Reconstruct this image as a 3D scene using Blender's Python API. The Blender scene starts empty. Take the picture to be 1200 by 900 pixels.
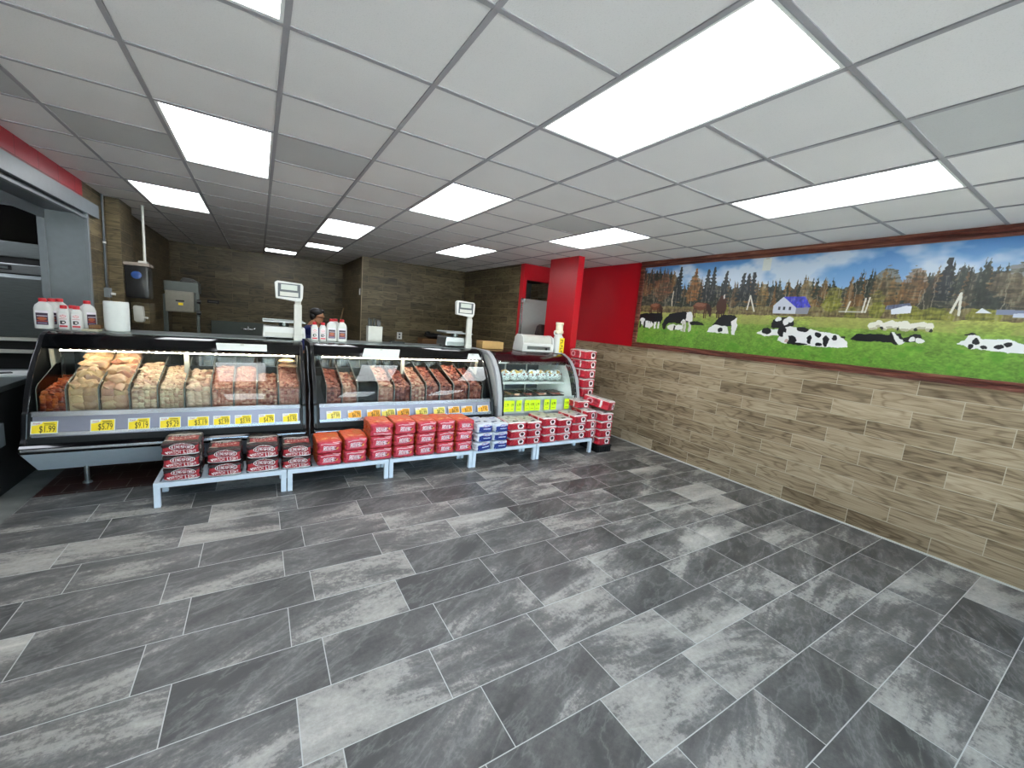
import bpy, bmesh, math, random
import numpy as np
from mathutils import Vector, Matrix
PI = math.pi
random.seed(7)
SC = bpy.context.scene
COL = SC.collection

# ------------------------------------------------------------------ helpers
def lin(c):
    if isinstance(c, str):
        c = c.lstrip('#'); c = tuple(int(c[i:i+2], 16)/255 for i in (0, 2, 4))
    return tuple((v/12.92 if v <= .04045 else ((v+.055)/1.055)**2.4) for v in c)
def hexrgb(c):
    c = c.lstrip('#'); return np.array([int(c[i:i+2], 16)/255 for i in (0, 2, 4)])

class G:
    """small node-graph writer"""
    def __init__(s, name):
        s.m = bpy.data.materials.new(name); s.m.use_nodes = True
        s.t = s.m.node_tree; s.n = s.t.nodes; s.n.clear()
        s.out = s.n.new('ShaderNodeOutputMaterial')
    def node(s, typ, **kw):
        nd = s.n.new(typ)
        for k, v in kw.items():
            if k.startswith('_'): setattr(nd, k[1:], v)
        for k, v in kw.items():
            if k.startswith('_'): continue
            key = int(k[1:]) if k[0] == 'i' and k[1:].isdigit() else k.replace('__', ' ')
            s.set(nd.inputs[key], v)
        return nd
    def set(s, inp, v):
        if hasattr(v, 'outputs'): v = v.outputs[0]
        if hasattr(v, 'links'): s.t.links.new(v, inp)
        else:
            if isinstance(v, tuple) and len(v) == 3 and inp.type == 'RGBA': v = (*v, 1)
            inp.default_value = v
    def math(s, op, a, b=0, c=0):
        nd = s.node('ShaderNodeMath', _operation=op); s.set(nd.inputs[0], a); s.set(nd.inputs[1], b); s.set(nd.inputs[2], c); return nd
    def mix(s, f, a, b, mode='MIX'):
        nd = s.node('ShaderNodeMix', _data_type='RGBA', _blend_type=mode)
        s.set(nd.inputs[0], f); s.set(nd.inputs[6], a); s.set(nd.inputs[7], b); return nd.outputs[2]
    def ramp(s, f, stops):
        nd = s.node('ShaderNodeValToRGB'); s.set(nd.inputs[0], f)
        el = nd.color_ramp.elements
        while len(el) < len(stops): el.new(.5)
        for e, (p, c) in zip(el, stops):
            e.position = p; e.color = (*c, 1) if len(c) == 3 else c
        return nd
    def noise(s, vec, scale, detail=3, rough=.5, dist=0):
        nd = s.node('ShaderNodeTexNoise', Scale=scale, Detail=detail, Roughness=rough, Distortion=dist)
        if vec is not None: s.set(nd.inputs['Vector'], vec)
        return nd
    def pbsdf(s, **kw):
        b = s.node('ShaderNodeBsdfPrincipled')
        for k, v in kw.items(): s.set(b.inputs[k.replace('__', ' ')], v)
        s.t.links.new(b.outputs[0], s.out.inputs[0]); return b

def simple(name, col, rough=.5, metal=0, var=.08, scale=20, bump=0, spec=.5, emit=None):
    g = G(name)
    tc = g.node('ShaderNodeTexCoord')
    n = g.noise(tc.outputs['Object'], scale, 3)
    c = lin(col)
    a = tuple(min(1, v*(1+var)) for v in c); b = tuple(v*(1-var) for v in c)
    r = g.ramp(n, [(.3, b), (.7, a)])
    kw = dict(Base__Color=r, Roughness=rough, Metallic=metal)
    p = g.pbsdf(**kw); p.inputs['Specular IOR Level'].default_value = spec
    if bump:
        bp = g.node('ShaderNodeBump', Strength=bump, Distance=.004); g.set(bp.inputs['Height'], n); g.set(p.inputs['Normal'], bp)
    if emit:
        g.set(p.inputs['Emission Color'], lin(emit[0])); g.set(p.inputs['Emission Strength'], emit[1])
    return g.m

def brushed(name, col, rough=.3):
    g = G(name); tc = g.node('ShaderNodeTexCoord')
    mp = g.node('ShaderNodeMapping'); g.set(mp.inputs['Vector'], tc.outputs['Object']); mp.inputs['Scale'].default_value = (3, 3, 90)
    n = g.noise(mp, 4, 3); c = lin(col)
    r = g.ramp(n, [(.3, tuple(v*.85 for v in c)), (.7, tuple(min(1, v*1.1) for v in c))])
    g.pbsdf(Base__Color=r, Metallic=.9, Roughness=rough); return g.m

def glassmat(name, tint='#eef6f4', ior=1.45, haze=.02, gl=(1,1,1)):
    g = G(name)
    tr = g.node('ShaderNodeBsdfTransparent', Color=lin(tint)); gl_ = g.node('ShaderNodeBsdfGlossy', Color=gl, Roughness=haze)
    fr = g.node('ShaderNodeFresnel', IOR=ior); mx = g.node('ShaderNodeMixShader')
    g.set(mx.inputs[0], fr); g.set(mx.inputs[1], tr); g.set(mx.inputs[2], gl_)
    g.t.links.new(mx.outputs[0], g.out.inputs[0]); return g.m

def printed(name, rough=.4, spec=.5, coat=0, wrinkle=0):
    """surface whose printed artwork is stored per vertex"""
    g = G(name); at = g.node('ShaderNodeAttribute', _attribute_name='print')
    p = g.pbsdf(Base__Color=at.outputs['Color'], Roughness=rough); p.inputs['Specular IOR Level'].default_value = spec
    if wrinkle:
        tc = g.node('ShaderNodeTexCoord'); n = g.noise(tc.outputs['Object'], 7, 4, .6, 1.2); bp = g.node('ShaderNodeBump', Strength=wrinkle, Distance=.03); g.set(bp.inputs['Height'], n); g.set(p.inputs['Normal'], bp)
    if coat: p.inputs['Coat Weight'].default_value = coat; p.inputs['Coat Roughness'].default_value = .12
    return g.m

def plank_mat(name, axis, shift, tones, bright=1.0, grout='#b8ac96', rough=.42):
    """wood-look 6x24 porcelain planks in half bond; u along the wall, v = height"""
    g = G(name); tc = g.node('ShaderNodeTexCoord'); sp = g.node('ShaderNodeSeparateXYZ'); g.set(sp.inputs[0], tc.outputs['Object'])
    u = g.math('SUBTRACT', sp.outputs[axis], shift); v = g.math('SUBTRACT', sp.outputs[2], .012)
    uv = g.node('ShaderNodeCombineXYZ'); g.set(uv.inputs[0], u); g.set(uv.inputs[1], v)
    br = g.node('ShaderNodeTexBrick', Scale=1.0, Mortar__Size=.0028, Mortar__Smooth=.1, Bias=0.0, Brick__Width=.6, Row__Height=.151)
    br.offset = .5; br.offset_frequency = 2; br.squash = 1
    g.set(br.inputs['Vector'], uv); g.set(br.inputs['Color1'], (0, 0, 0)); g.set(br.inputs['Color2'], (1, 1, 1)); g.set(br.inputs['Mortar'], (.5, .5, .5))
    rnd = g.node('ShaderNodeSeparateColor'); g.set(rnd.inputs[0], br.outputs[0]); r = rnd.outputs[0]
    uu = g.math('MULTIPLY_ADD', u, 1.5, g.math('MULTIPLY', r, 57.0)); vv = g.math('MULTIPLY_ADD', v, 6.5, g.math('MULTIPLY', r, 31.0))
    w = g.node('ShaderNodeCombineXYZ'); g.set(w.inputs[0], uu); g.set(w.inputs[1], vv); g.set(w.inputs[2], g.math('MULTIPLY', r, 13.0))
    n1 = g.noise(w, 1.15, 2, .45, .35)                       # slow field -> cathedral rings
    rings = g.math('SINE', g.math('MULTIPLY', n1, 46.0))
    rings = g.math('MULTIPLY_ADD', rings, .5, .5)
    uf = g.math('MULTIPLY_ADD', u, 3.0, g.math('MULTIPLY', r, 17.0)); vf = g.math('MULTIPLY', v, 85.0)
    wf = g.node('ShaderNodeCombineXYZ'); g.set(wf.inputs[0], uf); g.set(wf.inputs[1], vf)
    n2 = g.noise(wf, 1.0, 4, .6)                             # fine fibres
    n3 = g.noise(w, .5, 2)                                   # broad tone drift inside a plank
    f = g.math('ADD', g.math('MULTIPLY', g.math('POWER', rings, 3.5), -.14), g.math('ADD', g.math('MULTIPLY_ADD', n2, .60, -.09), g.math('MULTIPLY', n3, .62)))
    f = g.math('ADD', f, g.math('MULTIPLY', g.math('SUBTRACT', r, .5), .10))
    c = g.ramp(f, [(.28, lin(tones[0])), (.52, lin(tones[1])), (.78, lin(tones[2]))])
    c = g.mix(br.outputs['Fac'], c.outputs[0], lin(grout))
    p = g.pbsdf(Base__Color=c, Roughness=rough); p.inputs['Specular IOR Level'].default_value = .35
    h = g.math('SUBTRACT', g.math('MULTIPLY', n2, .15), br.outputs['Fac'])
    bp = g.node('ShaderNodeBump', Strength=.35, Distance=.002); g.set(bp.inputs['Height'], h); g.set(p.inputs['Normal'], bp)
    return g.m

def slate_mat():
    g = G('slate_floor_tile'); tc = g.node('ShaderNodeTexCoord'); sp = g.node('ShaderNodeSeparateXYZ'); g.set(sp.inputs[0], tc.outputs['Object'])
    u = g.math('SUBTRACT', sp.outputs[0], .27); v = g.math('SUBTRACT', sp.outputs[1], 2.06)
    uv = g.node('ShaderNodeCombineXYZ'); g.set(uv.inputs[0], u); g.set(uv.inputs[1], v)
    br = g.node('ShaderNodeTexBrick', Scale=1.0, Mortar__Size=.0023, Mortar__Smooth=.1, Bias=0.0, Brick__Width=.607, Row__Height=.3135)
    br.offset = .231; br.offset_frequency = 2; br.squash = 1
    g.set(br.inputs['Vector'], uv); g.set(br.inputs['Color1'], (0, 0, 0)); g.set(br.inputs['Color2'], (1, 1, 1)); g.set(br.inputs['Mortar'], (.5, .5, .5))
    sc = g.node('ShaderNodeSeparateColor'); g.set(sc.inputs[0], br.outputs[0]); r0 = sc.outputs[0]
    wn = g.node('ShaderNodeTexWhiteNoise', _noise_dimensions='1D'); g.set(wn.inputs['W'], g.math('MULTIPLY', r0, 913.7)); r = wn.outputs[0]
    # veins run along a slanted direction of each tile
    rot = g.node('ShaderNodeMapping'); g.set(rot.inputs['Vector'], uv)
    cr = g.node('ShaderNodeCombineXYZ'); g.set(cr.inputs[2], g.math('MULTIPLY_ADD', r, .7, -.55)); g.set(rot.inputs['Rotation'], cr)
    st = g.node('ShaderNodeMapping'); g.set(st.inputs['Vector'], rot); st.inputs['Scale'].default_value = (1.2, 3.4, 1)
    of = g.node('ShaderNodeCombineXYZ'); g.set(of.inputs[0], g.math('MULTIPLY', r0, 71.0)); g.set(of.inputs[1], g.math('MULTIPLY', r, 43.0)); g.set(of.inputs[2], g.math('MULTIPLY', r0, 19.0))
    va = g.node('ShaderNodeVectorMath', _operation='ADD'); g.set(va.inputs[0], st); g.set(va.inputs[1], of)
    big = g.noise(va, .95, 8, .66, .25)
    fine = g.noise(uv, 38, 5, .75, .0)
    ve = g.noise(va, 2.0, 6, .6, .3)
    vein = g.math('POWER', g.math('SUBTRACT', 1.0, g.math('ABSOLUTE', g.math('MULTIPLY_ADD', ve, 2.0, -1.0))), 26.0)
    f = g.math('ADD', g.math('MULTIPLY_ADD', big, 2.1, -.80), g.math('MULTIPLY_ADD', fine, .62, -.30))
    f = g.math('ADD', f, g.math('MULTIPLY_ADD', r, .38, -.09))
    c = g.ramp(f, [(.05, lin('#444341')), (.36, lin('#5f5d5a')), (.47, lin('#726f6a')), (.53, lin('#8f8b84')), (.78, lin('#aca79e')), (1.0, lin('#c4bfb4'))])
    c = g.mix(g.math('MULTIPLY', vein, .15), c.outputs[0], lin('#c4c3bd'))
    c = g.mix(br.outputs['Fac'], c, lin('#b9b9b4'))
    p = g.pbsdf(Base__Color=c, Roughness=g.math('MULTIPLY_ADD', fine, .25, .27)); p.inputs['Specular IOR Level'].default_value = .45
    h = g.math('SUBTRACT', g.math('MULTIPLY', fine, .5), br.outputs['Fac'])
    bp = g.node('ShaderNodeBump', Strength=.35, Distance=.0025); g.set(bp.inputs['Height'], h); g.set(p.inputs['Normal'], bp)
    return g.m

def quarry_mat():
    g = G('quarry_tile'); tc = g.node('ShaderNodeTexCoord')
    br = g.node('ShaderNodeTexBrick', Scale=1.0, Mortar__Size=.003, Brick__Width=.2, Row__Height=.2); br.offset = .5
    g.set(br.inputs['Vector'], tc.outputs['Object']); g.set(br.inputs['Color1'], lin('#43201a')); g.set(br.inputs['Color2'], lin('#361a15')); g.set(br.inputs['Mortar'], lin('#6d6660'))
    g.pbsdf(Base__Color=br, Roughness=.5); return g.m

def block_mat(name, col, axis, mortar_dark=.5):
    g = G(name); tc = g.node('ShaderNodeTexCoord'); sp = g.node('ShaderNodeSeparateXYZ'); g.set(sp.inputs[0], tc.outputs['Object'])
    uv = g.node('ShaderNodeCombineXYZ'); g.set(uv.inputs[0], sp.outputs[axis]); g.set(uv.inputs[1], g.math('SUBTRACT', sp.outputs[2], .03))
    br = g.node('ShaderNodeTexBrick', Scale=1.0, Mortar__Size=.007, Mortar__Smooth=.4, Brick__Width=.4, Row__Height=.2); br.offset = .5
    c = lin(col)
    g.set(br.inputs['Vector'], uv); g.set(br.inputs['Color1'], c); g.set(br.inputs['Color2'], tuple(v*.93 for v in c)); g.set(br.inputs['Mortar'], tuple(v*mortar_dark for v in c))
    n = g.noise(tc.outputs['Object'], 120, 3)
    p = g.pbsdf(Base__Color=br, Roughness=.42)
    bp = g.node('ShaderNodeBump', Strength=.5, Distance=.005); g.set(bp.inputs['Height'], g.math('SUBTRACT', g.math('MULTIPLY', n, .25), br.outputs['Fac'])); g.set(p.inputs['Normal'], bp)
    return g.m

def tile_mat(name, col):
    g = G(name); tc = g.node('ShaderNodeTexCoord'); n = g.noise(tc.outputs['Object'], 160, 2, .7); n2 = g.noise(tc.outputs['Object'], 2.2, 2)
    c = lin(col)
    r = g.ramp(n, [(.30, tuple(v*.80 for v in c)), (.42, c), (.8, tuple(min(1, v*1.04) for v in c))])
    r2 = g.mix(.5, r.outputs[0], g.ramp(n2, [(.3, tuple(v*.94 for v in c)), (.7, tuple(min(1, v*1.03) for v in c))]).outputs[0])
    p = g.pbsdf(Base__Color=r2, Roughness=.75)
    bp = g.node('ShaderNodeBump', Strength=.35, Distance=.002); g.set(bp.inputs['Height'], n); g.set(p.inputs['Normal'], bp)
    return g.m

def meat_mat(name, cols, rough=.35, scale=14):
    g = G(name); tc = g.node('ShaderNodeTexCoord'); geo = g.node('ShaderNodeNewGeometry')
    n = g.noise(tc.outputs['Object'], scale, 4, .6, .5); 
    f = g.math('ADD', g.math('MULTIPLY', n, .75), g.math('MULTIPLY', geo.outputs['Random Per Island'], .45))
    r = g.ramp(f, [(.25, lin(cols[0])), (.5, lin(cols[1])), (.8, lin(cols[2]))])
    p = g.pbsdf(Base__Color=r, Roughness=rough); p.inputs['Specular IOR Level'].default_value = .6
    p.inputs['Subsurface Weight'].default_value = 0
    return g.m

# ------------------------------------------------------------------ mesh builder
class MB:
    def __init__(s): s.bm = bmesh.new(); s.mi = 0
    def _tag(s, faces):
        for f in faces: f.material_index = s.mi
    def box(s, x0, x1, y0, y1, z0, z1, bev=0, seg=2, rot=None, about=None):
        vs = [s.bm.verts.new((x, y, z)) for x in (x0, x1) for y in (y0, y1) for z in (z0, z1)]
        idx = [(0, 1, 3, 2), (4, 6, 7, 5), (0, 4, 5, 1), (2, 3, 7, 6), (0, 2, 6, 4), (1, 5, 7, 3)]
        fs = [s.bm.faces.new([vs[i] for i in f]) for f in idx]; s._tag(fs)
        if rot is not None:
            c = Vector(about) if about else Vector(((x0+x1)/2, (y0+y1)/2, (z0+z1)/2))
            bmesh.ops.rotate(s.bm, verts=vs, cent=c, matrix=rot)
        if bev:
            es = list({e for f in fs for e in f.edges})
            r = bmesh.ops.bevel(s.bm, geom=es, offset=bev, segments=seg, profile=.6, affect='EDGES'); s._tag(r['faces'])
        return s
    def prism(s, poly, axis, a0, a1, bev=0):
        """poly: 2-D outline; axis 0 -> (y,z) outline extruded in x; 1 -> (x,z) in y; 2 -> (x,y) in z"""
        def P(p, a): return {0: (a, p[0], p[1]), 1: (p[0], a, p[1]), 2: (p[0], p[1], a)}[axis]
        A = [s.bm.verts.new(P(p, a0)) for p in poly]; B = [s.bm.verts.new(P(p, a1)) for p in poly]
        n = len(poly); fs = [s.bm.faces.new(A), s.bm.faces.new(B[::-1])]
        for i in range(n): fs.append(s.bm.faces.new([A[i], B[i], B[(i+1) % n], A[(i+1) % n]]))
        s._tag(fs); bmesh.ops.recalc_face_normals(s.bm, faces=fs)
        if bev:
            es = list({e for f in fs for e in f.edges})
            r = bmesh.ops.bevel(s.bm, geom=es, offset=bev, segments=2, profile=.6, affect='EDGES'); s._tag(r['faces'])
        return s
    def band(s, line, axis, a0, a1, th):
        """a strip of thickness th that follows an open 2-D line (bent sheet)"""
        n = len(line); off = []
        for i in range(n):
            p = Vector(line[max(i-1, 0)]); q = Vector(line[min(i+1, n-1)]); d = (q-p).normalized()
            off.append((line[i][0]-d.y*th, line[i][1]+d.x*th))
        return s.prism(list(line)+off[::-1], axis, a0, a1)
    def cyl(s, p0, p1, r0, r1=None, seg=16, cap=True):
        r1 = r0 if r1 is None else r1
        p0 = Vector(p0); p1 = Vector(p1); d = (p1-p0).normalized()
        a = Vector((0, 0, 1)) if abs(d.z) < .9 else Vector((1, 0, 0)); u = d.cross(a).normalized(); w = d.cross(u)
        R = [[s.bm.verts.new(p+(u*math.cos(t)+w*math.sin(t))*r) for t in [2*PI*k/seg for k in range(seg)]] for p, r in ((p0, r0), (p1, r1))]
        fs = [s.bm.faces.new([R[0][i], R[0][(i+1) % seg], R[1][(i+1) % seg], R[1][i]]) for i in range(seg)]
        if cap: fs += [s.bm.faces.new(R[0][::-1]), s.bm.faces.new(R[1])]
        s._tag(fs); bmesh.ops.recalc_face_normals(s.bm, faces=fs); return s
    def lathe(s, prof, c=(0, 0, 0), seg=24, sx=1, sy=1, power=2):
        rings = []
        for r, z in prof:
            ring = []
            for k in range(seg):
                t = 2*PI*k/seg; ct, st = math.cos(t), math.sin(t)
                q = (abs(ct)**power+abs(st)**power)**(-1/power)
                ring.append(s.bm.verts.new((c[0]+r*sx*ct*q, c[1]+r*sy*st*q, c[2]+z)))
            rings.append(ring)
        fs = []
        for A, B in zip(rings, rings[1:]):
            for i in range(seg): fs.append(s.bm.faces.new([A[i], A[(i+1) % seg], B[(i+1) % seg], B[i]]))
        fs.append(s.bm.faces.new(rings[0][::-1])); fs.append(s.bm.faces.new(rings[-1])); s._tag(fs); return s
    def tube(s, pts, r, seg=8):
        pts = [Vector(p) for p in pts]; rings = []
        u = None
        for i, p in enumerate(pts):
            d = (pts[min(i+1, len(pts)-1)]-pts[max(i-1, 0)]).normalized()
            a = Vector((0, 0, 1)) if abs(d.z) < .95 else Vector((1, 0, 0))
            if u is None: u = d.cross(a).normalized()
            u = (u-d*u.dot(d)).normalized(); w = d.cross(u)
            rings.append([s.bm.verts.new(p+(u*math.cos(2*PI*k/seg)+w*math.sin(2*PI*k/seg))*r) for k in range(seg)])
        fs = []
        for A, B in zip(rings, rings[1:]):
            for i in range(seg): fs.append(s.bm.faces.new([A[i], A[(i+1) % seg], B[(i+1) % seg], B[i]]))
        fs += [s.bm.faces.new(rings[0][::-1]), s.bm.faces.new(rings[-1])]
        s._tag(fs); bmesh.ops.recalc_face_normals(s.bm, faces=fs); return s
    def blob(s, c, r, rot=None, sub=2, wob=.15, seed=0):
        rr = random.Random(seed)
        g = bmesh.ops.create_icosphere(s.bm, subdivisions=sub, radius=1)
        ph = [rr.uniform(0, 6.28) for _ in range(6)]
        M = rot if rot is not None else Matrix.Identity(3)
        for v in g['verts']:
            p = v.co; k = 1+wob*(math.sin(2.3*p.x+ph[0])*math.sin(2.9*p.y+ph[1])+.6*math.sin(4.1*p.z+ph[2])*math.sin(3.7*p.x+ph[3])+.5*math.sin(6*p.y+ph[4]+3*p.z))
            v.co = M @ Vector((p.x*r[0]*k, p.y*r[1]*k, p.z*r[2]*k)) + Vector(c)
        s._tag({f for v in g['verts'] for f in v.link_faces}); return s
    def quad(s, pts):
        f = s.bm.faces.new([s.bm.verts.new(p) for p in pts]); s._tag([f]); return s
    def obj(s, name, mats, parent=None, smooth=False, loc=None):
        me = bpy.data.meshes.new(name); s.bm.to_mesh(me); s.bm.free()
        for m in (mats if isinstance(mats, (list, tuple)) else [mats]): me.materials.append(m)
        if smooth:
            me.polygons.foreach_set('use_smooth', [True]*len(me.polygons)); me.set_sharp_from_angle(angle=math.radians(40))
        return link(name, me, parent, loc)

def link(name, me, parent=None, loc=None):
    o = bpy.data.objects.new(name, me); COL.objects.link(o)
    if parent is not None: o.parent = parent
    if loc: o.location = loc
    return o
def tag(o, label, cat, group=None, kind=None):
    o['label'] = label; o['category'] = cat
    if group: o['group'] = group
    if kind: o['kind'] = kind
    return o
def thing(name, label, cat, loc=(0, 0, 0), rz=0, group=None):
    o = bpy.data.objects.new(name, None); COL.objects.link(o); o.empty_display_size = .05
    o.location = loc; o.rotation_euler = (0, 0, rz); return tag(o, label, cat, group)
def struct(name, mb, mats, parent=None, smooth=False):
    o = mb.obj(name, mats, parent, smooth)
    if parent is None: o['kind'] = 'structure'
    return o
def dup(root, loc, rz=None, label=None, group=None):
    r = root.copy(); COL.objects.link(r); r.location = loc
    if rz is not None: r.rotation_euler = (0, 0, rz)
    if label: r['label'] = label
    if group: r['group'] = group
    def rec(a, b):
        for ch in list(a.children):
            c = ch.copy(); COL.objects.link(c); c.parent = b; rec(ch, c)
    rec(root, r); return r

def text_mesh(txt, size, depth=.0006, shear=0, sx=1.0):
    cu = bpy.data.curves.new('t', 'FONT'); cu.body = txt; cu.size = size; cu.extrude = depth; cu.align_x = 'CENTER'; cu.align_y = 'CENTER'; cu.shear = shear; cu.resolution_u = 3
    o = bpy.data.objects.new('t', cu); COL.objects.link(o)
    dg = bpy.context.evaluated_depsgraph_get(); dg.update()
    me = bpy.data.meshes.new_from_object(o.evaluated_get(dg))
    bpy.data.objects.remove(o); bpy.data.curves.remove(cu)
    if sx != 1: me.transform(Matrix.Diagonal((sx, 1, 1, 1)))
    return me
def text_part(txt, size, mat, parent, loc, rot=(PI/2, 0, 0), name='lettering', sx=1.0, shear=0):
    me = text_mesh(txt, size, shear=shear, sx=sx); me.name = name; me.materials.clear(); me.materials.append(mat)
    o = link(name, me, parent, loc); o.rotation_euler = rot; return o

# ------------------------------------------------------------------ tiny raster painter (printed artwork)
FONT = {'A': '01110 10001 10001 11111 10001 10001 10001', 'C': '01111 10000 10000 10000 10000 10000 01111', 'D': '11110 10001 10001 10001 10001 10001 11110',
 'F': '11111 10000 10000 11110 10000 10000 10000', 'G': '01111 10000 10000 10111 10001 10001 01111', 'H': '10001 10001 10001 11111 10001 10001 10001',
 'I': '01110 00100 00100 00100 00100 00100 01110', 'K': '10001 10010 10100 11000 10100 10010 10001', 'L': '10000 10000 10000 10000 10000 10000 11111',
 'M': '10001 11011 10101 10101 10001 10001 10001', 'N': '10001 11001 10101 10101 10011 10001 10001', 'O': '01110 10001 10001 10001 10001 10001 01110',
 'R': '11110 10001 10001 11110 10100 10010 10001', 'S': '01111 10000 10000 01110 00001 00001 11110', 'T': '11111 00100 00100 00100 00100 00100 00100', ' ': '00000 '*7,
 'Y': '10001 10001 01010 00100 00100 00100 00100', 'E': '11111 10000 10000 11110 10000 10000 11111', 'U': '10001 10001 10001 10001 10001 10001 01110'}
class Canvas:
    def __init__(s, x0, x1, y0, y1, nx, ny, bg):
        s.e = (x0, x1, y0, y1); s.nx, s.ny = nx, ny
        s.X, s.Y = np.meshgrid(np.linspace(x0, x1, nx), np.linspace(y0, y1, ny)); s.a = np.tile(hexrgb(bg), (ny, nx, 1)).astype(float)
    def put(s, m, col, al=1.0):
        c = hexrgb(col) if isinstance(col, str) else col
        m = (m*al)[..., None] if m.dtype != bool else (m[..., None]*al)
        s.a = s.a*(1-m)+c*m; return s
    def rect(s, x0, x1, y0, y1, col, al=1.0): return s.put((s.X >= x0) & (s.X <= x1) & (s.Y >= y0) & (s.Y <= y1), col, al)
    def ell(s, cx, cy, rx, ry, col, al=1.0): return s.put(((s.X-cx)/rx)**2+((s.Y-cy)/ry)**2 <= 1, col, al)
    def inpoly(s, pts):
        m = np.zeros(s.X.shape, bool); n = len(pts)
        for i in range(n):
            (xa, ya), (xb, yb) = pts[i], pts[(i+1) % n]
            if ya == yb: continue
            c = ((ya > s.Y) != (yb > s.Y)) & (s.X < (xb-xa)*(s.Y-ya)/(yb-ya)+xa); m ^= c
        return m
    def poly(s, pts, col, al=1.0): return s.put(s.inpoly(pts), col, al)
    def line(s, pts, w, col, al=1.0):
        for (xa, ya), (xb, yb) in zip(pts, pts[1:]):
            dx, dy = xb-xa, yb-ya; L = dx*dx+dy*dy+1e-12; t = np.clip(((s.X-xa)*dx+(s.Y-ya)*dy)/L, 0, 1)
            s.put((s.X-xa-t*dx)**2+(s.Y-ya-t*dy)**2 <= w*w/4, col, al)
        return s
    def text(s, t, cx, cy, w, h, col, tilt=0):
        n = len(t); cw = w/(n*6-1); ch = h/7; x0 = cx-w/2
        m = np.zeros(s.X.shape, bool)
        for k, c in enumerate(t):
            rows = FONT[c].split()
            for r, row in enumerate(rows):
                for q, b in enumerate(row):
                    if b == '1':
                        xa = x0+(k*6+q)*cw; yb = cy+h/2-r*ch+tilt*(xa-cx)
                        m |= (s.X >= xa) & (s.X <= xa+cw*1.05) & (s.Y <= yb) & (s.Y >= yb-ch*1.05)
        return s.put(m, col)
    def sample(s, x, y):
        x0, x1, y0, y1 = s.e
        i = np.clip(((np.asarray(x)-x0)/(x1-x0)*(s.nx-1)).round().astype(int), 0, s.nx-1); j = np.clip(((np.asarray(y)-y0)/(y1-y0)*(s.ny-1)).round().astype(int), 0, s.ny-1)
        return s.a[j, i]
def vnoise(nx, ny, cx, cy, seed, octs=1):
    out = np.zeros((ny, nx)); amp = 1; tot = 0
    for o in range(octs):
        r = np.random.RandomState(seed+o); g = r.rand(cy*2**o+2, cx*2**o+2)
        x = np.linspace(0, cx*2**o, nx, endpoint=False); y = np.linspace(0, cy*2**o, ny, endpoint=False)
        xi = x.astype(int); yi = y.astype(int); fx = x-xi; fy = (y-yi)[:, None]; fx = fx*fx*(3-2*fx); fy = fy*fy*(3-2*fy)
        a = g[np.ix_(yi, xi)]; b = g[np.ix_(yi, xi+1)]; c = g[np.ix_(yi+1, xi)]; d = g[np.ix_(yi+1, xi+1)]
        out += amp*((a*(1-fx)+b*fx)*(1-fy)+(c*(1-fx)+d*fx)*fy); tot += amp; amp *= .55
    return out/tot
def set_print(me, cols):
    cols = np.asarray(cols); l = np.where(cols <= .04045, cols/12.92, ((np.maximum(cols, 0)+.055)/1.055)**2.4)
    ca = me.color_attributes.new('print', 'FLOAT_COLOR', 'POINT')
    ca.data.foreach_set('color', np.concatenate([l, np.ones((len(l), 1))], 1).astype(np.float32).ravel())
def grid_mesh(name, P, cols, mat, smooth=True):
    """P: list of (ny,nx,3) patches, cols alike -> one printed mesh"""
    vs = []; fs = []; cs = []; base = 0
    for p, c in zip(P, cols):
        ny, nx = p.shape[:2]; idx = np.arange(ny*nx).reshape(ny, nx)+base
        fs.append(np.stack([idx[:-1, :-1], idx[:-1, 1:], idx[1:, 1:], idx[1:, :-1]], -1).reshape(-1, 4)); vs.append(p.reshape(-1, 3)); cs.append(c.reshape(-1, 3)); base += ny*nx
    V = np.concatenate(vs); F = np.concatenate(fs); Cc = np.concatenate(cs)
    me = bpy.data.meshes.new(name); me.vertices.add(len(V)); me.vertices.foreach_set('co', V.astype(np.float32).ravel())
    me.loops.add(F.size); me.loops.foreach_set('vertex_index', F.astype(np.int32).ravel()); me.polygons.add(len(F)); me.polygons.foreach_set('loop_start', np.arange(0, F.size, 4, dtype=np.int32))
    me.polygons.foreach_set('use_smooth', np.full(len(F), smooth)); me.update(calc_edges=True); me.validate()
    set_print(me, Cc); me.materials.append(mat); return me
SKY, SUN, EXPO = 2.2, 62.0, 0.0
# ------------------------------------------------------------------ materials
M = {}
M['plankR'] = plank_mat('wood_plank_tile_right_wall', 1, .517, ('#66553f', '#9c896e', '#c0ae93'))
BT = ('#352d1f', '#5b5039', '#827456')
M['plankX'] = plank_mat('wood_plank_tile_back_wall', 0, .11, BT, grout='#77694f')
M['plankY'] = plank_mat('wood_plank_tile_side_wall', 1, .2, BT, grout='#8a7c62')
M['slate'] = slate_mat(); M['quarry'] = quarry_mat()
M['red'] = simple('red_wall_paint', '#b5101f', .38, var=.03, scale=40)
M['redblock'] = block_mat('red_painted_block', '#a8182a', 1)
M['ceil'] = tile_mat('white_ceiling_tile', '#cdcac7'); M['ceildark'] = tile_mat('grey_ceiling_tile', '#adadab')
M['tbar'] = simple('grey_ceiling_bar', '#8b898b', .55, var=.03)
M['white'] = simple('white_plastic', '#d3d3cf', .4, var=.02); M['offwhite'] = simple('off_white_plastic', '#c4c3bb', .45, var=.03)
M['frame_grey'] = simple('grey_painted_steel', '#71787c', .42, var=.04); M['frame_dark'] = simple('dark_grey_painted_steel', '#4a4f54', .45, var=.04)
M['steel'] = brushed('brushed_steel', '#a9adad', .3); M['steel_dark'] = brushed('dull_steel', '#7d8383', .38)
M['steel_back'] = brushed('dimmed_grey_steel', '#565a58', .45)  # darker copy of the steel; the back area's dimness is in its colour
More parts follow.
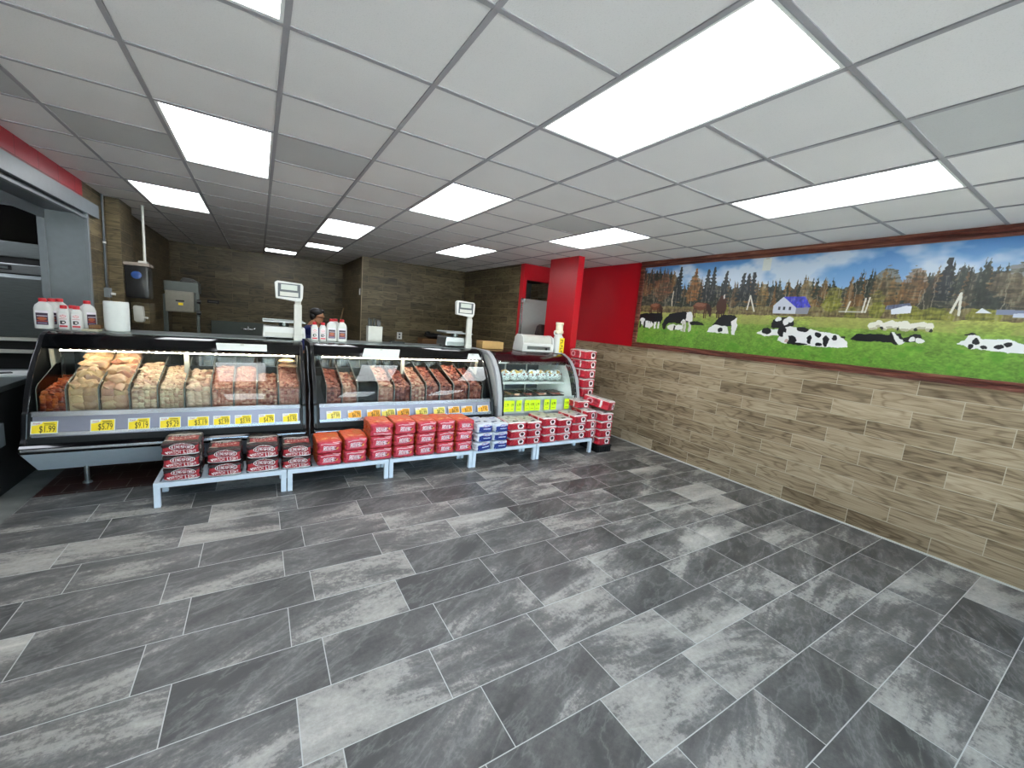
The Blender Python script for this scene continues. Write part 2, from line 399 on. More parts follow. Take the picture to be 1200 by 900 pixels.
M['black'] = simple('black_plastic', '#141416', .3, var=.1); M['blackmatte'] = simple('matt_black', '#0d0d0e', .6, var=.1)
M['blackgloss'] = simple('gloss_black', '#0b0b0d', .1, var=.05); M['maroon'] = simple('dark_maroon_gloss', '#2a0d12', .12, var=.05)
M['plaster'] = simple('painted_plaster', '#8d949a', .7, var=.03); M['concrete'] = simple('concrete_floor', '#74756f', .8, var=.2, scale=6, bump=.2)
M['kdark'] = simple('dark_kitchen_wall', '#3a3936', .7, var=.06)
M['silver'] = simple('silver_rail', '#92919e', .34, metal=.5, var=.03); M['silver2'] = simple('silver_trim', '#d2d4d8', .2, metal=.8, var=.03)
M['benchwhite'] = simple('white_bench_enamel', '#cfd6df', .4, var=.03)
M['archgrey'] = simple('grey_arch_plastic', '#a4a4a6', .4, var=.03)
M['tray'] = simple('light_grey_panel', '#cfd8e2', .45, var=.03)
M['paper'] = simple('white_paper', '#d9dcd8', .7, var=.02)
M['glass'] = glassmat('clear_glass', '#f8fbfa', 1.32, .03); M['acrylic'] = glassmat('clear_acrylic', '#fbfcfc', 1.3, .05); M['window_glass'] = glassmat('window_glass', '#f4f8f8', 1.45)
M['cap'] = simple('red_cap', '#c5202c', .35, var=.03); M['cardboard'] = simple('cardboard', '#b8935c', .75, var=.06); M['brownbox'] = simple('brown_carton', '#6a4a2a', .75, var=.06)
M['ink'] = simple('black_ink', '#17150f', .6, var=.02); M['inkred'] = simple('red_ink', '#c03a3a', .6, var=.02)
M['yellow'] = simple('yellow_card', '#f2d424', .55, var=.02); M['orange'] = simple('orange_card', '#f5ab25', .55, var=.02); M['paleyellow'] = simple('pale_yellow_card', '#f2dc63', .55, var=.02); M['neon'] = simple('neon_yellow_card', '#d4f514', .5, var=.02)
M['print'] = printed('printed_film', .36, .45, 0, .55); M['printbox'] = printed('printed_label', .45, .4); M['muralprint'] = printed('glossy_wall_print', .3, .5)
M['skin'] = simple('skin', '#9a6a4c', .5, var=.05); M['hair'] = simple('black_hair', '#0e0c0b', .5, var=.2, scale=80); M['blueshirt'] = simple('navy_shirt', '#141e5c', .75, var=.08); M['darkcloth'] = simple('black_trousers', '#15161a', .8, var=.1)
def emis(name, col, st):
    g = G(name); e = g.node('ShaderNodeEmission', Color=lin(col), Strength=st); g.t.links.new(e.outputs[0], g.out.inputs[0]); return g.m
M['panel'] = emis('lit_ceiling_panel', '#f7fbff', 9.3); M['led'] = emis('lit_led_strip', '#fff1d6', 45.0); M['ledcool'] = emis('lit_cool_led', '#e8fbff', 22.0)
M['screen'] = simple('grey_display', '#b9bfb8', .25, var=.02)
def wood_frame_mat():
    g = G('dark_red_wood'); tc = g.node('ShaderNodeTexCoord'); mp = g.node('ShaderNodeMapping'); g.set(mp.inputs[0], tc.outputs['Object']); mp.inputs['Scale'].default_value = (30, 2.2, 42)
    n = g.noise(mp, 1.0, 5, .65, .4)
    r = g.ramp(n, [(.32, lin('#20110c')), (.48, lin('#5f2d22')), (.62, lin('#845240')), (.76, lin('#ab8a70'))])
    p = g.pbsdf(Base__Color=r, Roughness=.4); bp = g.node('ShaderNodeBump', Strength=.4, Distance=.003); g.set(bp.inputs['Height'], n); g.set(p.inputs['Normal'], bp); return g.m
M['woodframe'] = wood_frame_mat()

# ------------------------------------------------------------------ room shell
XL, XR, H = -1.55, 4.97, 2.78
YF = -.75                                  # storefront behind the photographer
YB, YS, XS, XC = 11.1, 8.85, 1.79, 4.07     # far wall, step, corner of the step, corridor wall
mb = MB(); mb.box(XL, XR, YF, 4.56, -.12, 0); mb.mi = 1; mb.box(XL, XR, 4.56, YB, -.12, -.001)
struct('floor', mb, [M['slate'], M['quarry']])
mb = MB(); mb.box(-4.6, XL-.0005, 1.5, 8.0, -.12, -.004); struct('floor_kitchen', mb, M['concrete'])
# ceiling: one quad per tile, light cells left open, T-bars as a part
CX = lambda i: -.509+.61*i
CY = lambda j: 2.035+.605*j
LIGHTS = [(3, -2, 2), (6, -2, 2), (0, -2, 2), (0, 2, 2), (3, 2, 2), (6, 2, 2), (-1, 6, 2), (2, 6, 2), (5, 6, 2), (2, 10, 1), (1, 13, 1)]
lit = {(i, j+k) for i, j, n in LIGHTS for k in range(n)}
DARK = {(1, 2), (-1, 3), (-2, 2), (5, -3), (5, 2)}
mb = MB(); bars = MB()
for i in range(-2, 9):
    for j in range(-6, 15):
        x0, x1 = max(CX(i), XL), min(CX(i+1), XR); y0, y1 = max(CY(j), YF), min(CY(j+1), YB)
        if x1-x0 < .01 or y1-y0 < .01: continue
        if y0 > YS+.1 and x0 > XS+.1: continue
        if (i, j) in lit: continue
        mb.mi = 1 if (i, j) in DARK else 0
        mb.quad([(x0, y0, H), (x0, y1, H), (x1, y1, H), (x1, y0, H)])
ce = struct('ceiling', mb, [M['ceil'], M['ceildark']])
slab = MB(); slab.box(XL-.3, XR+.2, YF-.2, YB+.2, H+.16, H+.2); struct('ceiling_slab', slab, M['plaster'])
for i in range(-1, 9): bars.box(CX(i)-.012, CX(i)+.012, YF, YB if CX(i) < XS else YS, H-.006, H+.03)
mid = {(i, j+1) for i, j, n in LIGHTS if n == 2}
for j in range(-5, 15):
    for i in range(-2, 9):
        x0, x1 = max(CX(i), XL), min(CX(i+1), XR if CY(j) < YS else XS)
        if x1-x0 > .02 and (i, j) not in mid: bars.box(x0, x1, CY(j)-.012, CY(j)+.012, H-.005, H+.028)
bars.obj('grid_bars', M['tbar'], ce)
LL = {(3, -2): 'large bright ceiling panel nearest the camera, left of the mural', (6, -2): 'bright ceiling panel above the floor beside the cow mural',
      (0, -2): 'bright ceiling panel cut off by the top edge, above the left floor', (0, 2): 'large bright ceiling panel above the floor in front of the left meat case',
      (3, 2): 'bright ceiling panel above the floor in front of the middle meat case', (6, 2): 'bright ceiling panel just in front of the red pillar',
      (-1, 6): 'bright ceiling panel beside the left wall near the red block header', (2, 6): 'bright ceiling panel above the gap between the two black cases',
      (5, 6): 'bright ceiling panel above the second scale, before the tiled side wall', (2, 10): 'small ceiling panel in front of the tiled step of the back wall',
      (1, 13): 'smallest and farthest ceiling panel, by the far back wall', (-1, -6): 'ceiling panel over the shop entrance', (3, -6): 'ceiling panel by the shop window', (6, -6): 'ceiling panel by the window next to the mural wall'}
for i, j, n in LIGHTS:
    if j < -5: y0 = max(CY(j), YF+.02)
    else: y0 = CY(j)
    x0, x1, y1 = CX(i)+.012, CX(i+1)-.012, CY(j+n)-.012; y0 += .012
    t = thing('ceiling_light', LL[(i, j)], 'ceiling light', ((x0+x1)/2, (y0+y1)/2, H), group='recessed ceiling panels')
    a, b = (x1-x0)/2, (y1-y0)/2
    f = MB(); f.box(-a, -a+.014, -b, b, -.004, .05); f.box(a-.014, a, -b, b, -.004, .05); f.box(-a+.014, a-.014, -b, -b+.014, -.004, .05); f.box(-a+.014, a-.014, b-.014, b, -.004, .05); f.obj('frame', M['white'], t)
    d = MB(); d.box(-a+.014, a-.014, -b+.014, b-.014, .004, .012); d.obj('diffuser', M['panel'], t)

# right wall: wood-look tile with a red painted bay at its far end
mb = MB(); mb.box(XR, XR+.15, YF, YS+1, 0, 2.9); struct('wall_right', mb, M['plankR'])
mb = MB(); mb.box(XR-.008, XR+.001, 4.42, 6.33, 1.50, H); struct('trim_1', mb, M['red'])
mb = MB(); mb.box(XR-.012, XR, YF, 6.3, 0, .012); struct('baseboard_right', mb, M['offwhite'])
# far walls
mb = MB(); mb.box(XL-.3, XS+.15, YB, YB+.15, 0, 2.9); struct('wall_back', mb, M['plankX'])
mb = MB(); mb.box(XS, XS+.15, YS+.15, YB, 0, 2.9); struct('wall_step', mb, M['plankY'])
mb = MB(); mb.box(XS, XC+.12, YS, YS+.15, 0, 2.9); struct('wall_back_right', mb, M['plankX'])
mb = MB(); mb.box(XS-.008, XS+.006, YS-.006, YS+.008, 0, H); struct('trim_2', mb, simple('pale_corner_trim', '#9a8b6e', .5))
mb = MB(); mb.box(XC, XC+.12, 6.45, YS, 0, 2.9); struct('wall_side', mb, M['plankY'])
# red wall with the doorway to the back corridor
mb = MB(); mb.box(XC, 4.14, 6.33, 6.45, 0, 2.9); mb.box(4.86, XR, 6.33, 6.45, 0, 2.9); mb.box(4.14, 4.86, 6.33, 6.45, 2.50, 2.9)
struct('wall_corridor', mb, M['red'])
mb = MB(); mb.box(4.19, 5.2, 7.4, 7.5, 0, 2.6); mb.box(4.19, 5.2, 6.45, 7.4, 2.56, 2.6); struct('wall_corridor_end', mb, M['kdark'])
# red stub partition (the red pillar)
mb = MB(); mb.box(4.07, 4.185, 4.86, 5.56, 0, 2.9); struct('wall_partition', mb, M['red'])
# grey door with closer
t = thing('grey_door', 'plain grey door standing in the red doorway behind the end of the counter', 'door', (4.05, 6.27, 0))
t['kind'] = 'structure'
mb = MB(); mb.box(0, .82, 0, .045, .01, 2.16, bev=.003); mb.obj('door_leaf', simple('grey_door_paint', '#a3a6a4', .5, var=.03), t)
mb = MB(); mb.box(-.012, .012, -.012, .05, .01, 2.16); mb.obj('edge_strip', M['silver2'], t)
mb = MB(); mb.box(.01, .10, -.05, .0, 2.09, 2.15, bev=.006); mb.box(-.03, .02, -.03, -.01, 2.09, 2.13); mb.obj('door_closer', M['steel'], t)
t2 = thing('high_back_chair', 'dark chair whose rounded back shows beside the red pillar, before the grey door', 'chair', (4.29, 5.95, 0))
mb = MB(); mb.prism([(-.11, 1.38), (-.12, 1.56), (-.09, 1.69), (-.04, 1.725), (.04, 1.725), (.09, 1.69), (.12, 1.56), (.11, 1.38)], 1, -.03, .03, bev=.012)
mb.prism([(-.10, .82), (-.11, 1.38), (.11, 1.38), (.10, .82)], 1, -.02, .02, bev=.01); mb.obj('backrest', simple('dark_brown_vinyl', '#2a1a1c', .45), t2, True)
mb = MB(); mb.box(-.2, .2, -.36, .04, .76, .83, bev=.03); mb.obj('seat', simple('dark_seat_vinyl', '#241618', .5), t2, True)
for a in (-.16, .16):
    for b in (-.32, 0):
        mb = MB(); mb.cyl((a*1.15, b*1.05, 0), (a, b, .77), .014); mb.obj('leg', M['black'], t2, True)

# left wall: opening to the kitchen, red block header, grey steel frame, tiled pier
mb = MB(); mb.box(XL-.28, XL, 2.0, 6.2, 2.58, 2.9); struct('wall_left', mb, M['redblock'])
mb = MB(); mb.box(XL-.28, XL, YF, 2.0, 0, 2.9); mb.box(XL-.28, XL, 2.0, 3.2, 0, 2.58); struct('wall_left_front', mb, simple('white_wall_paint', '#d8d6d0', .6, var=.02))
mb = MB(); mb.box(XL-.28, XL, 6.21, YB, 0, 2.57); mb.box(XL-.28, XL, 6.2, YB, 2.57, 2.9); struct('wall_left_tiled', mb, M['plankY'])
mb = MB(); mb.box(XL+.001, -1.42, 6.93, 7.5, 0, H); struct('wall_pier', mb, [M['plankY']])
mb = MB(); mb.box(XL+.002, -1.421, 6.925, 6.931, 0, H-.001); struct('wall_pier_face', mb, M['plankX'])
fr = MB(); fr.box(XL, XL+.035, 3.2, 6.56, 2.46, 2.60, bev=.004); fr.box(XL-.30, XL+.012, 3.2, 6.2, 2.56, 2.60)
fr.box(XL-.005, XL+.03, 3.2, 6.18, 2.405, 2.425); fr.box(XL-.30, XL-.28, 3.2, 6.24, 2.35, 2.60)
o = struct('door_1', fr, M['frame_grey'])
mb = MB(); mb.box(XL, XL+.028, 6.18, 6.235, 0, 2.46, bev=.003); mb.box(XL-.28, XL, 6.185, 6.21, 0, 2.56); mb.box(XL-.335, XL-.28, 6.16, 6.24, 0, 2.42, bev=.004); mb.obj('jamb', M['frame_grey'], o)
mb = MB(); mb.box(XL-.28, XL-.005, 3.2, 6.185, 2.44, 2.46); mb.obj('head_track', M['frame_dark'], o)
# kitchen shell beyond the opening
mb = MB(); mb.box(-4.7, -4.6, 1.4, 8.1, 0, 2.9); struct('wall_kitchen_left', mb, M['kdark'])
mb = MB(); mb.box(-4.6, XL-.28, 8.0, 8.1, 0, 2.9); struct('wall_kitchen_back', mb, M['kdark'])
mb = MB(); mb.box(-4.6, XL-.28, 1.4, 1.5, 0, 2.9); struct('wall_kitchen_front', mb, M['kdark'])
mb = MB(); mb.box(-4.6, XL-.28, 1.5, 8.0, 2.82, 2.86); struct('ceiling_kitchen', mb, M['plaster'])
mb = MB(); mb.box(-4.6, XL-.30, 6.3, 6.36, 2.44, 2.82); struct('trim_3', mb, M['plaster'])

# storefront behind the photographer: glazed bays that let the daylight in
mb = MB(); mb.box(XL-.2, XR+.15, YF-.15, YF, 2.45, 2.9); mb.box(XL-.2, -1.2, YF-.15, YF, 0, 2.45); mb.box(XL+.35, XR, YF-.15, YF, 0, .12)
for x in (.0, 1.6, 3.2): mb.box(x-.05, x+.05, YF-.15, YF, 0, 2.45)
mb.box(4.72, XR+.15, YF-.15, YF, 0, 2.45); struct('wall_front', mb, M['kdark'])
for k, (a, b) in enumerate(((-1.2, -.05), (.05, 1.55), (1.65, 3.15), (3.25, 4.72))):
    w = MB(); w.box(a, a+.04, YF-.11, YF-.05, .12, 2.45); w.box(b-.04, b, YF-.11, YF-.05, .12, 2.45); w.box(a+.04, b-.04, YF-.11, YF-.05, .12, .16); w.box(a+.04, b-.04, YF-.11, YF-.05, 2.41, 2.45)
    o = struct('window_%d' % (k+1), w, M['frame_dark'])
    g = MB(); g.box(a+.04, b-.04, YF-.083, YF-.077, .16, 2.41); g.obj('pane', M['window_glass'], o)
mb = MB(); mb.box(-30, 34, -40, YF-.16, -.2, -.13); struct('ground', mb, simple('pale_concrete_forecourt', '#cfccc4', .8, var=.08, scale=3))
t = thing('ceiling_light', 'unseen panel added on the kitchen ceiling to light the oven beyond the left opening', 'ceiling light', (-2.9, 4.7, 2.82))  # panel out of view, added to brighten the dark oven
mb = MB(); mb.box(-.3, .3, -.6, .6, -.05, 0, bev=.004); mb.obj('housing', M['white'], t)
mb = MB(); mb.box(-.28, .28, -.58, .58, -.056, -.05); mb.obj('diffuser', emis('added_kitchen_panel', '#eef4ff', 13.0), t)

# ------------------------------------------------------------------ floor tile strip note: quarry tile under the cases
# ------------------------------------------------------------------ cow mural
def paint_mural(W=4.95, z0=1.575, z1=2.69, nx=1500, ny=340):
    c = Canvas(0, W, z0, z1, nx, ny, '#5f93c8')
    c.X = c.X+.030*(vnoise(nx, ny, 120, 28, 21, 3)-.5); c.Y = c.Y+.022*(vnoise(nx, ny, 120, 28, 33, 3)-.5); X, Z = c.X, c.Y
    rs = np.random.RandomState(3)
    g1 = vnoise(nx, ny, 14, 5, 1, 4); g2 = vnoise(nx, ny, 90, 60, 2, 2); g3 = vnoise(nx, ny, 300, 40, 5, 1); g4 = vnoise(nx, ny, 40, 70, 8, 2)
    t = np.clip((Z-2.3)/.4, 0, 1)[..., None]; c.a = hexrgb('#8fb6dc')*(1-t)+hexrgb('#4c86c4')*t
    cl = np.clip((g1-.42)*4.5-np.clip((Z-2.50)*4, 0, 2)+.25, 0, 1); c.put(cl, '#dfe4ea', .8)
    # tree line
    ks = [0, .32, .55, .66, .8, .86, 1.0, 1.04, 1.12, 1.23, 1.29, 1.38, 1.52, 1.64, 1.72, 1.8, 1.9, 1.95, 2.07, 2.17, 2.29, 2.44, 2.53, 2.6, 2.76, 2.9, 3.03, 3.15, 3.24, 3.34, 3.47, 3.57, 3.7, 4.2, 5]
    zs = [2.69, 2.67, 2.66, 2.44, 2.45, 2.6, 2.44, 2.50, 2.50, 2.46, 2.5, 2.43, 2.47, 2.47, 2.41, 2.44, 2.45, 2.40, 2.44, 2.45, 2.43, 2.44, 2.40, 2.46, 2.50, 2.47, 2.44, 2.48, 2.53, 2.49, 2.54, 2.5, 2.46, 2.5, 2.48]
    top = np.interp(np.linspace(0, W, nx), ks, zs); body = top-.09+.05*(vnoise(nx, 1, 160, 1, 4, 2)[0]-.5)
    c.put(Z < body[None, :], '#34372f')
    c.put((Z < body[None, :]) & (g2 > .55), '#4d4c3f'); c.put((Z < body[None, :]) & (g1 > .56), '#6a5b42', .55); c.put((Z < body[None, :]) & (g4 > .62), '#262b2a', .7)
    tones = ['#23291f', '#2b3128', '#3b3a30', '#5d4a33', '#70522f', '#30362f']
    for k in range(250):
        x = rs.uniform(0, W); h = np.interp(x, ks, zs)+rs.uniform(-.07, .03); w = rs.uniform(.02, .05); b = h-rs.uniform(.15, .35); tone = tones[rs.randint(len(tones))] if x > .5 or rs.rand() < .3 else ['#6b4a35', '#4a3b32', '#7d5a3e'][rs.randint(3)]
        m = (Z < h) & (Z > b) & (np.abs(X-x) < w*np.clip((h-Z)/(h-b), 0, 1)*(1+.7*np.sin(Z*170+k)*.5)); c.put(m, tone, .9)
    for x, h in ((.86, 2.62), (1.04, 2.60), (1.12, 2.625), (1.285, 2.57), (1.51, 2.53), (1.57, 2.52), (1.63, 2.53), (3.235, 2.555), (.62, 2.66)):
        m = (Z < h) & (Z > 2.2) & (np.abs(X-x) < .012+.055*np.clip((h-Z)/.3, 0, 1)*(.75+.4*np.sin(Z*140))); c.put(m, '#23282a' if x != .86 else '#85562f')
    for x, w, h, col in ((.86, .09, 2.5, '#8a5a30'), (.35, .16, 2.5, '#7a4c33'), (1.76, .06, 2.35, '#8a6c3a'), (2.2, .07, 2.36, '#8d7a52'), (2.85, .1, 2.47, '#7d6744'), (3.05, .08, 2.45, '#8a6038'), (2.45, .09, 2.29, '#8a8431'), (2.8, .07, 2.26, '#86803a'), (3.75, .25, 2.45, '#7a6a55')):
        m = ((X-x)/w)**2+((Z-(h-.13))/.17)**2 < .6+.8*g2; c.put(m, col, .6); c.put(m & (g4 > .5), '#3f3d2c', .5)
    for k in range(38):
        x = rs.uniform(.1, W); c.line([(x, 2.12), (x+rs.uniform(-.02, .02), 2.12+rs.uniform(.1, .3))], .006, '#a59a86', .6)
    c.line([(.545, 2.10), (.545, 2.33)], .016, '#c9c3b0')
    # hedge band, sheds, houses
    wX, wY = c.X, c.Y
    c.put((Z < 2.13+.03*(g2[ny//2][None, :]-.5)) & (Z > 2.0), '#6e6340'); c.put((Z < 2.10) & (Z > 2.0) & (g4 > .5), '#5a4a34', .7)
    for x, w, h in ((2.45, .08, 2.24), (2.62, .05, 2.13), (3.05, .07, 2.15), (3.2, .13, 2.13), (2.82, .06, 2.18), (3.5, .1, 2.13), (1.33, .05, 2.16), (3.95, .15, 2.14)):
        m = ((X-x)/w)**2+((Z-(h-.07))/.08)**2 < .7+.6*g2; c.put(m, '#77772f', .9); c.put(m & (g4 > .55), '#4d4f22', .5)
    c.X, c.Y = np.meshgrid(np.linspace(0, W, nx), np.linspace(z0, z1, ny))
    c.poly([(1.895, 2.145), (1.985, 2.243), (2.06, 2.20), (2.13, 2.125), (2.13, 2.06), (1.9, 2.06)], '#ccd0dc'); c.poly([(1.985, 2.245), (2.205, 2.243), (2.27, 2.132), (2.135, 2.124)], '#3b3fae'); c.poly([(2.13, 2.124), (2.26, 2.13), (2.25, 2.06), (2.13, 2.06)], '#8d8f9a')
    for x in (1.95, 2.0, 2.06): c.rect(x, x+.022, 2.10, 2.135, '#3b3d48')
    c.poly([(2.885, 2.155), (3.04, 2.18), (3.06, 2.145), (2.93, 2.12), (2.88, 2.12)], '#5d6580'); c.poly([(2.92, 2.12), (3.02, 2.155), (3.06, 2.15), (3.06, 2.09), (2.93, 2.075)], '#dfe3ec')
    c.poly([(3.45, 2.10), (3.48, 2.14), (3.54, 2.10)], '#dfe3ec'); c.poly([(3.56, 2.13), (3.75, 2.125), (3.8, 2.09), (3.56, 2.09)], '#7d86a0'); c.poly([(3.65, 2.10), (3.95, 2.12), (4.05, 2.08), (3.65, 2.07)], '#c5cbdc')
    c.rect(2.52, 2.74, 2.085, 2.10, '#b5b2a8'); c.line([(2.58, 2.09), (2.60, 2.19)], .014, '#d8d4c6'); c.line([(2.71, 2.09), (2.72, 2.22)], .014, '#d8d4c6'); c.line([(2.735, 2.09), (2.75, 2.23)], .012, '#d8d4c6')
    for xa, xb, xc in ((1.62, 1.605, 1.69), (3.345, 3.31, 3.36)): c.line([(xb, 2.1), (xa, 2.26)], .016, '#dcd9cc'); c.line([(xc, 2.08), (xa, 2.26)], .016, '#dcd9cc')
    fo = (Z > 2.03) & (c.a.sum(-1) < 1.35); st = vnoise(nx, ny, 420, 16, 51, 2); sm = vnoise(nx, ny, 200, 50, 55, 2)
    c.a = np.where(fo[..., None], c.a*(.55+.55*st+.5*sm)[..., None], c.a); c.put(fo & (st > .66) & (sm > .5), '#8d8672', .45)
    c.X, c.Y = wX, wY
    # meadow
    gz = np.clip((2.035-Z)/.42, 0, 1); base = hexrgb('#a3a455')*(1-np.clip(gz*3, 0, 1))[..., None]+hexrgb('#76963c')*np.clip(gz*3, 0, 1)[..., None]
    base = base*(1-np.clip(gz*1.6-.5, 0, 1))[..., None]+hexrgb('#5f8a30')*np.clip(gz*1.6-.5, 0, 1)[..., None]
    mg = (Z < 2.035)[..., None]; c.a = np.where(mg, base*(.62+.42*vnoise(nx, ny, 260, 110, 61, 3)+.34*vnoise(nx, ny, 90, 20, 71, 3))[..., None], c.a)
    gv = vnoise(nx, ny, 300, 90, 81, 3); gw = vnoise(nx, ny, 60, 16, 85, 3); c.put((Z < 1.84)*np.clip((gv-.5)*5, 0, 1), '#7aa83e', .5); c.put((Z < 1.80)*np.clip((gw-.55)*6, 0, 1), '#4d8a22', .6); c.put((Z < 2.035) & (Z > 1.93) & (g1 > .5), '#a09a5a', .5)
    def el(x, z, a, b, col): c.ell(x, z, a, b, col)
    K, Wt = '#15161a', '#e9e8e6'
    # horses
    for x, z, s, f in ((.27, 2.12, .105, 1), (1.0, 2.13, .12, 1)):
        el(x, z, s, .05, '#6a3d28'); el(x-.02, z+.02, s*.7, .025, '#8a5a44'); c.poly([(x+s*.7, z+.04), (x+s*1.25, z-.02), (x+s*1.35, z-.13), (x+s*1.15, z-.13), (x+s*.6, z-.03)], '#3a2018')
        for q in (-.8, -.6, .45, .65): c.rect(x+q*s-.008, x+q*s+.008, z-.15, z-.02, '#4a2a1e')
    el(1.28, 2.13, .07, .10, '#4a2a1e'); c.poly([(1.22, 2.16), (1.25, 2.26), (1.30, 2.275), (1.33, 2.22), (1.33, 2.12)], '#4a2a1e'); el(1.295, 2.25, .015, .03, '#d9cfc4')
    for q in (1.235, 1.26, 1.3, 1.325): c.rect(q-.009, q+.009, 1.99, 2.08, '#3c2218')
    # standing cows
    c.poly([(-.02, 1.99), (.1, 2.02), (.38, 2.03), (.42, 1.97), (.40, 1.88), (.02, 1.88)], K); el(.17, 1.86, .1, .05, Wt); el(.06, 1.90, .05, .05, Wt); el(.2, 1.91, .03, .05, K)
    for q in (.03, .11, .2, .3, .36): c.rect(q-.015, q+.015, 1.80, 1.9, K if int(q*100) % 2 else Wt)
    c.poly([(.42, 1.86), (.47, 1.96), (.54, 2.02), (.72, 2.055), (.87, 2.055), (.90, 1.99), (.88, 1.93), (.74, 1.89), (.58, 1.90), (.48, 1.86)], K); c.poly([(.8, 2.05), (.88, 2.05), (.905, 1.98), (.89, 1.80), (.86, 1.80), (.85, 1.93), (.76, 1.95), (.72, 1.90), (.8, 1.89)], Wt)
    for q in (.76, .8, .87): c.rect(q-.014, q+.014, 1.79, 1.93, '#c9c5bd')
    c.poly([(.42, 1.86), (.45, 1.80), (.48, 1.80), (.52, 1.9)], K)
    el(.60, 1.835, .08, .04, '#dedad6'); el(.70, 1.84, .07, .035, Wt); c.rect(.62, .645, 1.80, 1.86, K); c.poly([(.87, 1.92), (.93, 1.935), (1.05, 1.92), (1.09, 1.885), (.88, 1.885)], K)
    # cow with white underside, middle
    c.poly([(1.22, 1.93), (1.26, 1.99), (1.34, 2.03), (1.46, 2.03), (1.5, 1.99), (1.5, 1.90), (1.32, 1.87), (1.2, 1.88)], K); c.poly([(1.13, 1.80), (1.17, 1.87), (1.24, 1.90), (1.40, 1.88), (1.43, 1.80)], Wt); c.poly([(1.44, 1.95), (1.5, 2.0), (1.52, 1.9), (1.5, 1.79), (1.47, 1.79)], Wt); el(1.31, 1.84, .03, .03, K)
    # group right of centre
    c.poly([(1.91, 1.90), (1.92, 1.99), (1.99, 2.02), (2.12, 2.025), (2.14, 1.96), (2.10, 1.90)], K); el(1.97, 2.0, .03, .025, Wt); el(2.09, 2.0, .04, .03, Wt); el(2.05, 1.97, .03, .04, Wt)
    c.poly([(1.76, 1.83), (1.82, 1.87), (1.9, 1.88), (2.05, 1.90), (2.05, 1.82), (1.85, 1.80)], Wt); el(1.87, 1.86, .05, .035, K)
    c.poly([(2.0, 1.76), (2.02, 1.88), (2.10, 1.93), (2.2, 1.91), (2.32, 1.90), (2.45, 1.88), (2.56, 1.865), (2.64, 1.80), (2.655, 1.74), (2.42, 1.725), (2.1, 1.735)], Wt)
    for x, z, a, b in ((2.03, 1.86, .04, .06), (2.23, 1.90, .06, .025), (2.14, 1.78, .05, .05), (2.31, 1.80, .02, .05), (2.38, 1.85, .03, .025), (2.46, 1.79, .03, .06), (2.40, 1.75, .03, .02), (2.53, 1.83, .025, .03), (2.60, 1.845, .02, .012), (2.20, 1.74, .1, .015)): el(x, z, a, b, K)
    c.poly([(2.045, 1.86), (2.10, 1.86), (2.115, 1.78), (2.08, 1.75), (2.05, 1.79)], Wt); el(2.09, 1.77, .02, .02, '#c8a9a2')
    # black lying cow and its patched neighbour
    c.poly([(2.655, 1.825), (2.70, 1.88), (2.80, 1.885), (2.93, 1.89), (2.99, 1.91), (3.0, 1.82), (2.8, 1.815)], K); c.poly([(2.93, 1.83), (2.95, 1.92), (2.985, 1.90), (3.03, 1.905), (3.055, 1.83), (3.01, 1.80)], K); c.poly([(2.955, 1.915), (2.975, 1.915), (3.06, 1.83), (3.03, 1.80)], Wt); c.poly([(3.04, 1.86), (3.12, 1.905), (3.16, 1.90), (3.18, 1.84), (3.05, 1.83)], K); el(3.11, 1.86, .02, .02, Wt); el(3.16, 1.85, .03, .022, Wt)
    # white cow at right
    c.poly([(3.39, 1.845), (3.43, 1.88), (3.44, 1.92), (3.50, 1.915), (3.52, 1.89), (3.65, 1.90), (3.76, 1.87), (3.82, 1.82), (3.78, 1.80), (3.48, 1.81)], Wt); el(3.455, 1.925, .035, .01, K); el(3.49, 1.87, .02, .025, K); el(3.47, 1.83, .015, .02, K)
    for x, z in ((3.66, 1.86), (3.62, 1.84), (3.54, 1.83)): el(x, z, .022, .016, K)
    el(3.77, 1.82, .02, .02, '#c58f8a')
    # sheep
    for x, z, s in ((2.82, 1.965, .035), (2.86, 1.985, .03), (2.90, 1.96, .03), (2.94, 1.985, .035), (2.985, 1.975, .03), (3.03, 1.99, .045), (3.10, 1.975, .04), (3.05, 1.965, .04), (3.15, 1.985, .04), (3.20, 1.975, .03)):
        el(x, z, s, .033, '#e6e2d4'); el(x, z-.025, s*.8, .012, '#b9b29c')
    for x in (2.88, 3.0, 3.12, 3.215): el(x, 1.945, .012, .016, '#2a2a26')
    # farther along the wall, outside the photograph: more meadow and two lying cows
    for x in (4.15, 4.6): c.poly([(x-.15, 1.82), (x-.1, 1.89), (x+.15, 1.9), (x+.2, 1.82)], Wt); el(x, 1.86, .06, .03, K)
    return c
cv = paint_mural()
t = thing('farm_mural', 'long printed wall mural of cows, horses and sheep in a green meadow', 'mural', (XR, 0, 0))
Wm = 4.95; ny, nx = cv.a.shape[:2]
yy, zz = np.meshgrid(4.335-np.linspace(0, Wm, nx), np.linspace(1.575, 2.69, ny)); xx = np.full_like(yy, -.022)
link('mural_print', grid_mesh('mural_print', [np.stack([xx, yy, zz], -1)], [cv.a], M['muralprint'], False), t)
mb = MB(); mb.box(-.02, -.001, 4.335-Wm, 4.335, 1.575, 2.69); mb.obj('backing_board', M['paper'], t)
y1, y0 = 4.41, 4.335-Wm
prof = [(0, 0), (-.045, 0), (-.045, .03), (-.03, .04), (-.03, .05), (-.04, .06), (-.04, .085), (0, .085)]
mb = MB(); mb.prism([(x, 1.505+z*.85) for x, z in prof], 1, y0, y1); mb.obj('bottom_rail', M['woodframe'], t)
mb = MB(); mb.prism([(x, 2.778-z*1.05) for x, z in prof], 1, y0, y1); mb.obj('top_rail', M['woodframe'], t)
mb = MB(); mb.box(-.045, 0, 4.335, 4.41, 1.577, 2.689, bev=.006)
